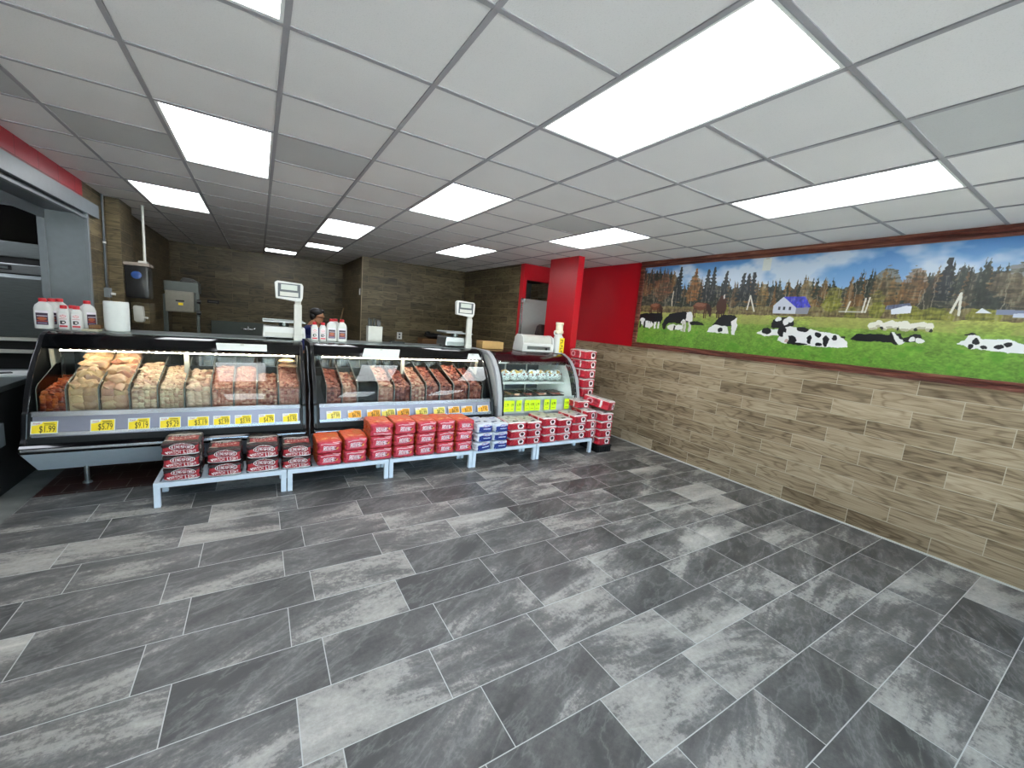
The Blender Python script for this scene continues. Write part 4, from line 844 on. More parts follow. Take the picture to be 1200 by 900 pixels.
# ------------------------------------------------------------------ charcoal bags
def art(kind, part, var):
    r = np.random.RandomState(hash_(kind+part)+var)
    if part == 'front': c = Canvas(0, 1, 0, 1, 260, 140, '#000000')
    else: c = Canvas(0, 1, 0, 1, 120, 120, '#000000')
    if kind == 'match':
        if part == 'front':
            c.rect(0, 1, 0, 1, '#a3202c'); c.poly([(0, 1), (1, 1), (1, .86), (.8, .74), (.25, .74), (0, .66)], '#241a1a'); c.poly([(0, .66), (.25, .74), (.22, .5), (0, .44)], '#b83038')
            c.ell(.54, .68, .33, .26, '#f4eeec'); c.ell(.54, .68, .31, .235, '#6c141c'); c.ell(.54, .68, .29, .20, '#8a1c26'); c.text('KINGSFORD', .54, .68, .53, .24, '#ffffff')
            c.text('MATCH LIGHT', .54, .28, .74, .22, '#f6eae8')
            c.poly([(0, 0), (1, 0), (1, .13), (.86, .15), (.2, .08), (0, .13)], '#f4f2ee'); c.poly([(.09, .34), (.13, .22), (.2, .14), (.17, .3)], '#f0e6e2')
        elif part == 'top':
            c.rect(0, 1, 0, 1, '#201717'); c.rect(.1, .95, .22, .55, '#9c2a2a'); c.text('MATCH LIGHT', .52, .42, .7, .10, '#e9dcc8'); c.text('KINGSFORD', .5, .60, .6, .09, '#d8d0c8'); c.rect(.05, .97, .68, .74, '#efece6'); c.rect(0, .28, .22, .28, '#d9cfc2')
        elif part == 'side':
            c.rect(0, 1, 0, 1, '#1d1515'); c.ell(.3, .5, .17, .34, '#d8d2cc'); c.ell(.3, .5, .13, .27, '#2a2020'); c.poly([(.26, .3), (.26, .7), (.3, .7), (.3, .3)], '#e8e4de'); c.poly([(.3, .5), (.36, .7), (.39, .7), (.32, .5), (.39, .3), (.36, .3)], '#e8e4de'); c.rect(.55, .9, .2, .8, '#7d1f26')
        else: c.rect(0, 1, 0, 1, '#1d1515')
    elif kind == 'coral':
        if part == 'front':
            c.rect(0, 1, 0, 1, '#c83a4b'); c.poly([(0, 0), (.12, .25), (.12, .75), (0, 1)], '#ad2b3b'); c.poly([(1, 0), (.9, .25), (.9, .75), (1, 1)], '#ad2b3b')  # darker side wedges paint the shade of the V folds
            c.poly([(.16, .76), (.88, .80), (.88, .86), (.16, .82)], '#f0c8cc'); c.poly([(.22, .22), (.70, .24), (.76, .66), (.30, .64)], '#dd8c98'); c.text('ROYAL', .50, .43, .46, .34, '#2e1a1e', .05); c.text('ROYAL', .49, .46, .46, .34, '#fbeef0', .05)
            c.poly([(.72, .30), (.80, .34), (.86, .52), (.78, .46)], '#e0a040'); c.ell(.73, .44, .03, .06, '#2a2018'); c.rect(.62, .93, .93, .97, '#eec4c6')
            if var % 3 == 2: c.a = c.a[::-1, :, :]
        elif part == 'top': c.rect(0, 1, 0, 1, '#dd5a2c'); c.poly([(0, 0), (1, 0), (1, .12), (.5, .2), (0, .1)], '#cf3f3c'); c.ell(.35, .3, .14, .08, '#e88a3a'); c.text('ROYAL', .35, .30, .22, .08, '#f4dcc8'); c.rect(.6, .85, .24, .28, '#f0cfc0'); c.ell(.7, .6, .2, .2, '#c9762e', .6)
        elif part == 'side': c.rect(0, 1, 0, 1, '#b9501f'); c.put(r.rand(*c.X.shape) > .8, '#7d2f1a', .6); c.poly([(0, 0), (.2, .5), (0, 1)], '#a32a33')
        else: c.rect(0, 1, 0, 1, '#b33a2a')
    elif kind == 'ring':
        if part == 'front':
            c.rect(0, 1, 0, 1, '#bb1f2f'); c.poly([(0, 0), (.22, .2), (.2, .8), (0, 1)], '#a81a2a'); c.rect(.0, 1, .91, 1, '#e9e2de'); c.rect(.35, .95, .04, .07, '#dcbcbc')  # darker left wedge paints the crease shade
            c.ell(.66, .50, .17, .34, '#f1ecea'); c.ell(.66, .50, .105, .21, '#8e1a28'); c.ell(.67, .50, .085, .16, '#221a1c'); c.rect(.52, .82, .13, .22, '#ead8d6'); c.rect(.46, .58, .62, .70, '#d8c0c0'); c.rect(.24, .94, .78, .81, '#d98a92')
        elif part == 'top':
            c.rect(0, 1, 0, 1, '#c4bfb9'); c.put(vnoise(120, 120, 9, 9, 4+var, 2) > .58, '#a9a29c', .7); c.poly([(.30, .10), (.62, .14), (.66, .26), (.36, .24)], '#2a2424'); c.poly([(.2, .5), (.4, .55), (.38, .62), (.2, .58)], '#3a2c2c'); c.ell(.7, .45, .06, .05, '#9a2a34'); c.ell(.5, .75, .08, .05, '#433'+'838'); c.rect(0, 1, 0, .04, '#f3efec'); c.rect(0, .03, 0, 1, '#b32a38')
        elif part == 'side': c.rect(0, 1, 0, 1, '#c02033'); c.poly([(.5, 0), (.62, .5), (.5, 1), (.42, .5)], '#9c1828'); c.rect(.64, .72, .1, .9, '#e6dcd8'); c.ell(.28, .5, .13, .33, '#d9b0b4', .8); c.ell(.28, .5, .08, .2, '#8e1a28'); c.rect(0, 1, .93, 1, '#e6dfdb')  # darker middle diamond paints the shade of the side fold
        else: c.rect(0, 1, 0, 1, '#b32a38')
    else:
        if part == 'front':
            c.rect(0, 1, 0, 1, '#d3d7df'); c.poly([(.10, .0), (1, 0), (.98, .74), (.12, .70)], '#1c3284'); c.ell(.58, .80, .24, .15, '#c23a44'); c.ell(.58, .80, .225, .125, '#eceef2'); c.ell(.58, .80, .20, .10, '#2b4aa8'); c.text('KINGSFORD', .58, .80, .36, .12, '#ffffff'); c.rect(.38, .84, .36, .46, '#dfe4ee'); c.text('ORIGINAL', .61, .41, .3, .07, '#20388c') if False else None
            c.poly([(.16, .08), (.22, .10), (.2, .2), (.17, .2)], '#8a9fd8')
        elif part == 'top': c.rect(0, 1, 0, 1, '#cfd3da'); c.poly([(.1, .25), (.5, .3), (.45, .4), (.15, .38)], '#22305c'); c.poly([(.6, .2), (.9, .22), (.85, .36), (.66, .34)], '#2b2f48'); c.ell(.5, .6, .25, .12, '#b9bfcc'); c.rect(.2, .8, .75, .8, '#2b4aa8')
        elif part == 'side': c.rect(0, 1, 0, 1, '#dfe2e8'); c.poly([(.2, .05), (.8, .05), (.7, .5), (.3, .5)], '#33509f'); c.put(r.rand(*c.X.shape) > .93, '#a9b0c0', .8)
        else: c.rect(0, 1, 0, 1, '#20388c')
    return c
def hash_(s): return sum((i+3)*ord(ch) for i, ch in enumerate(s)) % 1000
def bag_mesh(kind, w, d, h, var):
    r = np.random.RandomState(var*17+hash_(kind)); ph = r.rand(12)*6.28
    def shape(a, b, c):
        # a across, b depth (-1 front), c up; all in [-1,1]
        k = 12.0; q = (np.abs(a)**k+np.abs(b)**k+np.abs(c)**k)**(1/k); a, b, c = a/q, b/q, c/q
        end = np.abs(b)**6; sid = np.abs(a)**6
        puff = 1-.10*sid-.06*end+.03*np.sin(3*a+ph[0])*np.sin(2.5*b+ph[1])
        tuck = 1-.05*np.exp(-(c/.35)**2)*(np.abs(a) > .8)*(b < 0)
        x = a*tuck*(1+.02*np.sin(5*b+ph[2])+.015*np.sin(9*c+ph[3])); y = b*(1+.025*np.cos(2.2*a+ph[4])*(1-c*c)-.03*sid)
        z = c*puff+.05*np.sin(4.1*a+ph[5])*np.sin(3.3*b+ph[6])*(c > 0)+.02*np.sin(11*a+7*b+ph[7])*np.clip(c, 0, 1)
        wr = .012*np.sin(17*a+5*c+ph[8])*np.sin(13*c+ph[9])
        if kind in ('coral', 'ring'): y = y+.045*np.clip(np.abs(a)-.72, 0, 1)*3.4*(b < -.5)*(1-np.abs(c))
        z = np.where(c < 0, np.maximum(z, -1.0), z)
        return np.stack([x*w/2, (y+wr)*d/2, (z+1)*h/2], -1)
    P, Cc = [], []
    def face(nu, nv, f, part, flip=False):
        u, v = np.meshgrid(np.linspace(-1, 1, nu), np.linspace(-1, 1, nv)); p = shape(*f(u, v)); cv = art(kind, part, var); col = cv.sample((u+1)/2, (v+1)/2)
        P.append(p); Cc.append(col)
    face(104, 48, lambda u, v: (u, -np.ones_like(u), v), 'front')
    face(56, 56, lambda u, v: (u, v, np.ones_like(u)), 'top')
    face(40, 24, lambda u, v: (-np.ones_like(u), -u, v), 'side')
    face(40, 24, lambda u, v: (np.ones_like(u), u, v), 'side')
    face(14, 8, lambda u, v: (-u, np.ones_like(u), v), 'back')
    face(14, 14, lambda u, v: (u, -v, -np.ones_like(u)), 'back')
    return grid_mesh('charcoal_bag', P, Cc, M['print'])
BAGS = {}
def bag(kind, x0, x1, yf, z0, h, var, label, group, d=.36, rot=(0, 0, 0), jit=1):
    w = x1-x0; key = (kind, var % 3)
    if key not in BAGS: BAGS[key] = bag_mesh(kind, 1.0, 1.0, 1.0, var % 3)
    o = bpy.data.objects.new('charcoal_bag', BAGS[key]); COL.objects.link(o)
    o.scale = (w*1.0, d, h*1.02); o.location = ((x0+x1)/2+rj.uniform(-.004, .004)*jit, yf+d/2+rj.uniform(-.006, .006)*jit, z0)
    o.rotation_euler = (rot[0], rot[1], rot[2]+rj.uniform(-.02, .02)*jit); tag(o, label, 'charcoal bag', group); return o
rj = random.Random(11)
LV = {3: ['bottom', 'middle', 'top'], 2: ['lower', 'upper'], 4: ['bottom', 'second', 'third', 'top'], 1: ['single']}
ORD = ['leftmost', 'second', 'third', 'fourth', 'fifth', 'sixth', 'rightmost']
SZ = .206
# black-and-red bags
for k, (xa, xb, n, top) in enumerate(((-.66, -.422, 3, .525), (-.37, -.137, 2, .44), (-.095, .145, 2, .46), (.18, .414, 2, .43))):
    h = (top-SZ)/n
    for q in range(n):
        bag('match', xa-.004, xb+.004, 4.035, SZ+q*h, h, k+q, '%s black-and-red charcoal bag of the %s black-and-red stack%s' % (LV[n][q], ['leftmost', 'second', 'third', 'fourth'][k], ', the only one three high' if k == 0 else ''), 'black-and-red charcoal bags')
# coral bags
for k, (xa, xb, n, top) in enumerate(((.452, .680, 2, .445), (.688, .914, 2, .46), (.936, 1.170, 3, .587), (1.177, 1.408, 3, .592), (1.415, 1.640, 3, .586), (1.647, 1.866, 3, .583), (1.872, 2.09, 3, .572))):
    h = (top-SZ)/n
    for q in range(n):
        v = 2 if (q == n-1 and k in (2, 6)) else (k+q) % 2
        bag('coral', xa, xb, 4.035-(.012 if q == n-1 else 0), SZ+q*h, h, v, '%s coral-red charcoal bag with orange top in the %s coral stack from the left' % (LV[n][q], ['first', 'second', 'third', 'fourth', 'fifth', 'sixth', 'seventh'][k]), 'coral-red charcoal bags')
# blue-and-white bags
for k, (xa, xb, top) in enumerate(((2.105, 2.31, .530), (2.325, 2.53, .520))):
    h = (top-SZ)/3
    for q in range(3):
        bag('blue', xa, xb, 3.985, SZ+q*h, h, k+q, '%s blue-and-white charcoal bag in the %s blue stack' % (LV[3][q], ['left', 'right'][k]), 'blue-and-white charcoal bags', rot=(0, (-.10 if (k == 0 and q == 0) else 0), .04))
# crimson bags with a white ring, on the benches
for k, (xa, xb, top, yf) in enumerate(((2.575, 2.84, .505, 4.03), (2.85, 3.075, .50, 4.03), (3.085, 3.315, .535, 4.03), (3.325, 3.575, .51, 4.03), (3.58, 3.84, .545, 4.03), (3.845, 3.99, .59, 4.06))):
    h = (top-SZ)/3
    for q in range(3):
        bag('ring', xa+rj.uniform(-.008, .008), (xb if k < 5 else 4.02)+rj.uniform(-.008, .008), yf+rj.uniform(-.012, .02), SZ+q*h, h, k+q, '%s crimson ringed charcoal bag in the %s crimson stack on the benches' % (LV[3][q], ['leftmost', 'second', 'third', 'fourth', 'fifth', 'rightmost'][k]), 'crimson ringed charcoal bags', rot=(0, 0, rj.uniform(-.06, .06)))
bag('ring', 3.80, 4.03, 4.22, .595, .10, 1, 'crimson charcoal bag lying set back on top of the rightmost bench stack', 'crimson ringed charcoal bags', d=.30)
# the stack on the black crate and the tilted bag
t = thing('black_crate', 'low black plastic crate on the floor under the last crimson bag stack', 'crate', (4.165, 4.17, 0))
mb = MB(); mb.box(-.125, .125, -.18, .18, 0, .012)
for s in (-1, 1):
    mb.box(s*.125-.006, s*.125+.006, -.18, .18, 0, .095); mb.box(-.125, .125, s*.18-.006, s*.18+.006, 0, .095); mb.box(s*.131-.008, s*.131+.008, -.186, .186, .08, .098)
mb.obj('crate_body', M['black'], t)
mb = MB()
for k in range(6): mb.box(-.11+k*.044-.006, -.11+k*.044+.006, -.196, -.186, .01, .08)
mb.box(-.125, .125, -.197, -.186, .08, .098); mb.obj('crate_ribs', M['blackmatte'], t)
mb = MB(); mb.box(-.135, .135, -.19, .19, .092, .099); mb.obj('crate_lid', M['blackmatte'], t)
for q in range(4):
    bag('ring', 4.045, 4.285, 3.985, .10+q*.116, .116, q, '%s crimson charcoal bag in the stack on the black crate' % LV[4][q], 'crimson bags on the crate', d=.36)
bag('ring', 4.08, 4.33, 4.04, .60, .14, 1, 'crimson charcoal bag lying askew on top of the crate stack', 'crimson bags on the crate', d=.42, rot=(.12, .10, .42), jit=0)
# tall tower beside the rounded case
t = thing('black_crate', 'black crate on the floor behind, under the tall tower of crimson bags', 'crate', (4.19, 4.66, 0))
mb = MB()
for s in (-1, 1): mb.box(s*.115-.008, s*.115+.008, -.18, .18, 0, .135); mb.box(-.115, .115, s*.18-.008, s*.18+.008, 0, .135)
mb.box(-.12, .12, -.186, .186, .125, .139); mb.obj('crate_body', M['black'], t)
TW = ['bottom', 'second', 'third', 'fourth', 'fifth', 'sixth', 'seventh', 'eighth', 'topmost']
for q in range(9):
    dx = -.02 if q == 8 else rj.uniform(-.008, .008)
    bag('ring', 4.065+dx, 4.30+dx*.5, 4.46, .14+q*.140, .138, q, '%s crimson charcoal bag of the tall tower beside the rounded deli case' % TW[q], 'crimson bags in the tall tower', d=.37)

# ------------------------------------------------------------------ things standing on the cases
TOP = 1.305
def label_art(kind):
    c = Canvas(0, 1, 0, 1, 60, 80, '#dcd8d8')
    if kind == 'big': c.rect(.04, .96, .02, .98, '#3a2a3c'); c.rect(.04, .96, .84, .98, '#e6dfe6'); c.rect(.12, .9, .60, .66, '#c9bcc8'); c.ell(.5, .44, .36, .12, '#a85a3a'); c.rect(.1, .9, .24, .30, '#b8483c'); c.rect(.15, .85, .08, .16, '#8f7c98')
    else: c.ell(.5, .82, .34, .08, '#c63c44'); c.ell(.5, .82, .28, .05, '#f2e0e0'); c.rect(.1, .9, .60, .64, '#b8303a'); c.poly([(.15, .25), (.15, .48), (.5, .52), (.75, .46), (.8, .34), (.55, .24)], '#2a2426'); c.ell(.5, .37, .16, .06, '#efe6e2'); c.rect(.06, .94, .04, .16, '#c63c44')
    return c
LAB = {}
def label_mesh(kind, w, h):
    if kind not in LAB:
        cv = label_art(kind); u, v = np.meshgrid(np.linspace(0, 1, 30), np.linspace(0, 1, 40))
        LAB[kind] = grid_mesh('front_label', [np.stack([(u-.5)*w, np.zeros_like(u), v*h], -1)], [cv.sample(u, v)], M['printbox'], False)
    return LAB[kind]
def bottle(big, loc, rz, label, group):
    t = thing('fluid_jug' if big else 'fluid_bottle', label, 'bottle', loc, rz, group)
    if big:
        mb = MB(); mb.lathe([(.048, 0), (.056, .006), (.057, .10), (.055, .175), (.046, .205), (.026, .228), (.021, .236), (.021, .246)], (0, 0, 0), 28, 1, .68, 4.5); mb.obj('body', M['white'], t, True)
        mb = MB(); mb.lathe([(.024, .236), (.025, .24), (.025, .262), (.022, .266)], (0, 0, 0), 20); mb.obj('cap', M['cap'], t, True)
        o = link('front_label', label_mesh('big', .082, .125), t, (0, -.0405, .035))
    else:
        mb = MB(); mb.lathe([(.034, 0), (.038, .005), (.038, .12), (.036, .155), (.026, .178), (.019, .186), (.019, .194)], (0, 0, 0), 24, 1, .72, 4.0); mb.obj('body', M['white'], t, True)
        mb = MB(); mb.lathe([(.022, .186), (.023, .19), (.023, .212), (.020, .216)], (0, 0, 0), 20); mb.obj('cap', M['cap'], t, True)
        o = link('front_label', label_mesh('small', .058, .125), t, (0, -.0290, .018))
BG = 'white bottles with red caps on the cases'
bottle(True, (-1.600, 5.22, TOP), 0, 'front white jug with red cap and dark label, leftmost on the left case', BG)
bottle(True, (-1.588, 5.36, TOP), 0, 'white jug with red cap standing directly behind the leftmost jug', BG)
bottle(True, (-1.578, 5.50, TOP), 0, 'rearmost white jug in the row behind the leftmost jug', BG)
bottle(False, (-1.478, 5.23, TOP), 0, 'small white bottle with red cap just right of the leftmost jug', BG)
bottle(False, (-1.397, 5.23, TOP), 0, 'small white bottle with red cap, right one of the front pair on the left case', BG)
bottle(False, (-1.455, 5.35, TOP), 0, 'small white bottle standing behind the front small pair', BG)
bottle(True, (-1.375, 5.42, TOP), .9, 'white red-capped jug turned sideways beside the paper roll', BG)
bottle(False, (.55, 5.24, TOP), 0, 'small white bottle with red cap, first right of the left scale', BG)
bottle(False, (.637, 5.24, TOP), 0, 'small white bottle with red cap, second right of the left scale', BG)
bottle(True, (.735, 5.27, TOP), 0, 'white jug with red cap in the middle group, next to the small bottles', BG)
bottle(True, (.848, 5.26, TOP), 0, 'white jug with red cap at the right end of the middle bottle group', BG)
bottle(True, (.80, 5.43, TOP), 0, 'white jug half hidden behind the middle bottle group', BG)
t = thing('paper_roll', 'large white roll of paper towel standing on the left case', 'paper roll', (-1.15, 5.32, TOP))
mb = MB(); mb.lathe([(.084, 0), (.090, .006), (.091, .15), (.090, .272), (.086, .280), (.030, .281)], (0, 0, 0), 40); mb.obj('roll', M['paper'], t, True)
mb = MB(); mb.cyl((0, 0, .276), (0, 0, .283), .024, seg=24); mb.obj('core', M['cardboard'], t, True)
t = thing('chopping_board', 'thin pale board lying between the sideways jug and the paper roll', 'board', (-1.29, 5.16, TOP))
mb = MB(); mb.box(-.06, .05, -.03, .10, 0, .016, bev=.004); mb.obj('board', simple('pale_board', '#b7b29a', .5), t)
mb = MB(); mb.box(-.035, .045, .06, .14, .018, .055, bev=.006); mb.obj('brown_block', M['brownbox'], t)

def scale(loc, label, white, w):
    t = thing('weighing_scale', label, 'scale', loc); a = w/2
    bm_ = M['white'] if white else M['steel']
    mb = MB(); mb.prism([(-a, .02), (-a+.01, .14), (a-.01, .14), (a, .02)], 1, .0, .34, bev=.008); mb.obj('body', bm_, t)
    mb = MB(); mb.box(-a+.02, a-.02, -.004, .0, .03, .075); mb.obj('front_strip', M['offwhite'] if white else M['steel_dark'], t)
    for x in (-a+.05, a-.05):
        for y in (.04, .30):
            mb = MB(); mb.cyl((x, y, 0), (x, y, .022), .018); mb.obj('foot', M['black'], t, True)
    mb = MB(); mb.cyl((0, .17, .14), (0, .17, .188), .05); mb.obj('platter_spider', M['steel_dark'], t, True)
    mb = MB(); mb.box(-a, a, -.01, .35, .188, .200, bev=.004); mb.box(-a, a, .335, .35, .2, .212, bev=.003); mb.obj('platter', M['steel'], t)
    px = a-.085
    mb = MB(); mb.box(px-.038, px+.038, -.06, -.012, -.0, .40, bev=.008); mb.box(px-.042, px+.042, -.064, -.008, .0, .05, bev=.006); mb.box(px-.03, px+.03, -.055, -.015, .40, .45, bev=.006); mb.obj('pole', M['offwhite'], t)
    mb = MB(); mb.prism([(px-.215, .45), (px-.225, .615), (px-.20, .635), (px+.035, .625), (px+.05, .60), (px+.045, .47), (px+.03, .43), (px-.03, .43)], 1, -.085, -.02, bev=.010); h = mb.obj('display_head', M['white'], t)
    mb = MB(); mb.box(px-.195, px+.02, -.0885, -.085, .468, .612, bev=.001); mb.obj('bezel', M['frame_dark'], h)
    mb = MB(); mb.box(px-.165, px-.01, -.0905, -.0885, .545, .600); mb.obj('screen', M['screen'], h)
    mb = MB(); mb.box(px-.175, px+.0, -.0905, -.0885, .478, .522); mb.obj('label_plate', M['offwhite'], h)
    return t
scale((.245, 5.19, TOP), 'white weighing scale with tall display pole on the left case', True, .42)
scale((2.345, 5.15, TOP), 'steel weighing scale with tall white display pole on the middle case', False, .40)
t = thing('knife_block', 'white knife block full of black-handled knives on the middle case', 'knife block', (1.285, 5.50, TOP))
mb = MB(); mb.prism([(-.088, 0), (-.092, .205), (.092, .205), (.088, 0)], 1, -.06, .06, bev=.005); mb.obj('block', M['offwhite'], t)
for k, (x, hh) in enumerate(((-.072, .10), (-.045, .085), (-.005, .095), (.04, .085), (.058, .075))):
    mb = MB(); mb.box(x-.010-(.006 if k > 2 else 0), x+.010+(.006 if k > 2 else 0), -.02, .02, .203, .205+hh, bev=.005); mb.obj('knife_handle', M['black'], t, True)
t = thing('black_tray', 'flat black tray lying at the back of the middle case', 'tray', (1.58, 5.50, TOP))
mb = MB(); mb.box(-.07, .09, -.05, .05, 0, .012, bev=.004); mb.box(-.075, .095, -.055, -.05, 0, .02); mb.box(-.075, .095, .05, .055, 0, .02); mb.obj('tray', M['black'], t)
t = thing('cardboard_box', 'small tan cardboard box on the counter between the scale and the deli case', 'box', (2.90, 5.20, TOP))
mb = MB(); mb.box(-.175, .175, -.02, .18, 0, .105, bev=.002); mb.obj('carton', M['cardboard'], t)
mb = MB(); mb.box(-.176, .176, .07, .09, .02, .1065); mb.obj('tape', simple('tan_tape', '#a3814e', .3), t)
t = thing('wrap_dispenser', 'white countertop wrapping machine with a rounded roll cover on the rounded case', 'dispenser', (3.565, 4.98, TOP))
mb = MB(); mb.prism([(0, 0), (0, .11), (.02, .13), (.28, .13), (.30, 0)], 0, -.27, .27, bev=.008); mb.obj('base', M['white'], t)
mb = MB(); mb.cyl((-.265, .12, .150), (.255, .12, .150), .098, seg=32); mb.obj('roll_cover', M['offwhite'], t, True)
for s in (-1, 1):
    mb = MB(); mb.prism([(.0, .0), (-.01, .12), (.02, .22), (.08, .25), (.18, .25), (.24, .2), (.25, 0)], 0, s*.275-.008, s*.275+.008, bev=.005); mb.obj('side_cheek', M['white'], t, True)
mb = MB(); mb.box(-.20, .22, -.006, .0, .035, .085, bev=.002); mb.obj('slot', M['steel_dark'], t)
mb = MB(); mb.cyl((.14, -.006, .05), (.14, -.02, .05), .018); mb.obj('knob', M['black'], t, True)
t = thing('seasoning_jug', 'tall white jug with yellow label and cream cap beside the red pillar', 'jug', (3.93, 4.98, TOP))
mb = MB(); mb.lathe([(.072, 0), (.078, .01), (.078, .20), (.07, .245), (.055, .265), (.045, .30)], (0, 0, 0), 28, 1, .7, 4); mb.obj('body', M['white'], t, True)
mb = MB(); mb.lathe([(.062, .30), (.068, .305), (.068, .34), (.056, .348), (.056, .43), (.062, .435), (.060, .466), (.055, .47)], (0, 0, 0), 28); mb.obj('cap', simple('cream_cap', '#e6dcc0', .45), t, True)
mb = MB(); mb.tube([(-.04, -.01, .27), (-.095, -.02, .275), (-.11, -.02, .31), (-.10, -.02, .335)], .012, 10); mb.obj('spout', M['white'], t, True)
mb = MB(); mb.box(-.012, .0755, -.0575, -.0540, .01, .235); lb = mb.obj('yellow_label', M['yellow'], t)
mb = MB()
for k in range(5):
    z = .20-k*.042; mb.box(.004, .052, -.059, -.0575, z, z+.008); mb.box(.004 if k % 2 else .040, .012 if k % 2 else .050, -.059, -.0575, z-.022, z+.008)
    if k % 2 == 0: mb.box(.02, .05, -.059, -.0575, z-.016, z-.010)
mb.obj('label_marks', M['ink'], lb)
t = thing('power_cord', 'thin grey cord hanging down the gap between the two black cases', 'cord', (.44, 4.72, 0))
mb = MB(); mb.tube([(-.0, .34, 1.25), (.0, .24, 1.26), (.005, .14, 1.20), (.0, .04, 1.0), (.012, -.04, .82), (-.004, -.16, .70), (.0, -.20, .60), (.0, -.18, .3), (.0, -.05, .012), (.01, .2, .008)], .006, 8); mb.obj('cable', simple('grey_cable', '#55565a', .5), t, True)

# ------------------------------------------------------------------ behind the counter
t = thing('towel_dispenser', 'black wall-mounted paper towel dispenser with a blue oval badge', 'dispenser', (-1.305, 6.98, 1.61))
mb = MB(); mb.prism([(-.113, 0), (-.118, .40), (.10, .41), (.113, .36), (.113, 0)], 1, 0, .26, bev=.02); mb.obj('casing', M['black'], t, True)
mb = MB(); mb.box(-.12, .125, -.01, .27, .405, .445, bev=.004); mb.obj('top_shelf', simple('taupe_board', '#8a7f74', .6), t)
mb = MB(); mb.lathe([(.052, -.002), (.052, .003), (.045, .006)], (0, 0, 0), 28, 1, .9); o = mb.obj('badge', simple('blue_badge', '#2b4a86', .3), t, True); o.location = (.0, -.002, .29); o.rotation_euler = (PI/2, 0, 0)
mb = MB(); mb.box(.02, .10, .0, .12, .445, .47, bev=.006); mb.obj('white_packet', M['offwhite'], t)
t = thing('soap_dispenser', 'white soap dispenser on the wall below the black towel dispenser', 'dispenser', (-1.305, 7.0, 1.31))
mb = MB(); mb.prism([(-.05, .02), (-.055, .19), (-.045, .21), (.04, .20), (.05, .03), (.04, 0), (-.03, 0)], 1, 0, .09, bev=.012); mb.obj('casing', M['offwhite'], t, True)
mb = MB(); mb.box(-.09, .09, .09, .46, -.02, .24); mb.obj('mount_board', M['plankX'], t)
mb = MB(); mb.cyl((.05, .02, .06), (.085, .0, .055), .014); mb.obj('push_lever', M['white'], t, True)
t = thing('wall_pipe', 'white vertical pipe running from the towel dispenser up to the ceiling', 'pipe', (-1.25, 7.16, 2.05))
mb = MB(); mb.cyl((0, 0, .0), (0, 0, .73), .014); mb.obj('pipe', M['offwhite'], t, True)
mb = MB(); mb.lathe([(.03, .722), (.03, .727), (.016, .729)], (0, 0, 0), 16); mb.obj('collar', M['white'], t, True)
t = thing('conduit_switch', 'grey switch box with dark conduit running up the tiled wall beside the steel frame', 'switch box', (XL+.002, 6.74, 1.60))
mb = MB(); mb.box(0, .05, -.05, .05, -.0, .11, bev=.004); mb.obj('box', M['frame_grey'], t)
mb = MB(); mb.tube([(.02, .0, .11), (.02, -.02, .18), (.02, -.01, .5), (.02, 0, .8), (.02, 0, 1.17)], .012, 10); mb.obj('conduit', M['frame_dark'], t, True)
mb = MB(); mb.cyl((.05, .01, .045), (.09, .01, .04), .014); mb.obj('knob', M['white'], t, True)
mb = MB(); mb.box(.008, .034, -.02, .02, .62, .64); mb.obj('clip', M['white'], t)
t = thing('meat_saw', 'tall stainless meat band saw by the back wall, left of the sink', 'meat saw', (-.985, 7.9, 0))
mb = MB(); mb.box(-.215, -.16, 0, .06, 0, 1.70, bev=.004); mb.box(.175, .215, 0, .06, 0, 1.78, bev=.004); mb.box(-.21, .21, .06, .40, .0, .95, bev=.01); mb.obj('frame', M['steel_back'], t)
mb = MB(); mb.box(-.20, .21, -.01, .34, 1.74, 1.895, bev=.01); mb.box(-.19, .17, .02, .30, 1.46, 1.74); mb.obj('head', M['steel_back'], t)
mb = MB(); mb.box(-.18, .155, -.05, -.01, 1.445, 1.755, bev=.012); d = mb.obj('wheel_door', simple('satin_steel_panel', '#78746a', .4, metal=.2), t)
mb = MB(); mb.box(-.06, .04, -.054, -.05, 1.60, 1.622); mb.obj('name_strip', M['ink'], d)
mb = MB(); mb.box(-.03, .025, -.054, -.05, 1.548, 1.585); mb.obj('sticker', M['yellow'], d)
for z in (1.62, 1.45):
    mb = MB(); mb.cyl((.19, -.015, z), (.235, -.015, z), .03); mb.obj('adjusting_knob', M['black'], t, True)
mb = MB(); mb.prism([(-.02, 1.895), (.02, 1.96), (.12, 1.955), (.205, 1.91), (.205, 1.895)], 1, .02, .22, bev=.01); mb.obj('motor_cover', M['black'], t)
mb = MB(); mb.box(-.26, .26, -.1, .42, .95, .975, bev=.004); mb.obj('cutting_table', M['steel'], t)
t = thing('stainless_sink', 'stainless sink with faucet against the far tiled back wall', 'sink', (-.40, 10.78, 0))
mb = MB(); mb.box(-.48, .50, .24, .30, .86, 1.21, bev=.006); mb.obj('backsplash', M['steel_back'], t)
mb = MB(); mb.box(-.48, .50, -.28, -.24, .86, .92, bev=.004); mb.box(-.48, -.44, -.24, .24, .86, .92); mb.box(.46, .50, -.24, .24, .86, .92); mb.box(-.02, .04, -.24, .24, .86, .92); mb.box(-.46, .48, -.25, .25, .58, .60); mb.box(-.46, .48, -.26, -.24, .58, .88); mb.obj('basin', M['steel'], t)
mb = MB(); mb.tube([(.2, .22, 1.06), (.2, .12, 1.08), (.2, .0, 1.14), (.2, -.10, 1.12), (.2, -.12, 1.05)], .014, 10); mb.cyl((.10, .22, 1.06), (.30, .22, 1.06), .02); mb.cyl((.10, .20, 1.06), (.08, .10, 1.09), .012); mb.cyl((.30, .20, 1.06), (.32, .10, 1.09), .012); mb.obj('faucet', M['silver2'], t, True)
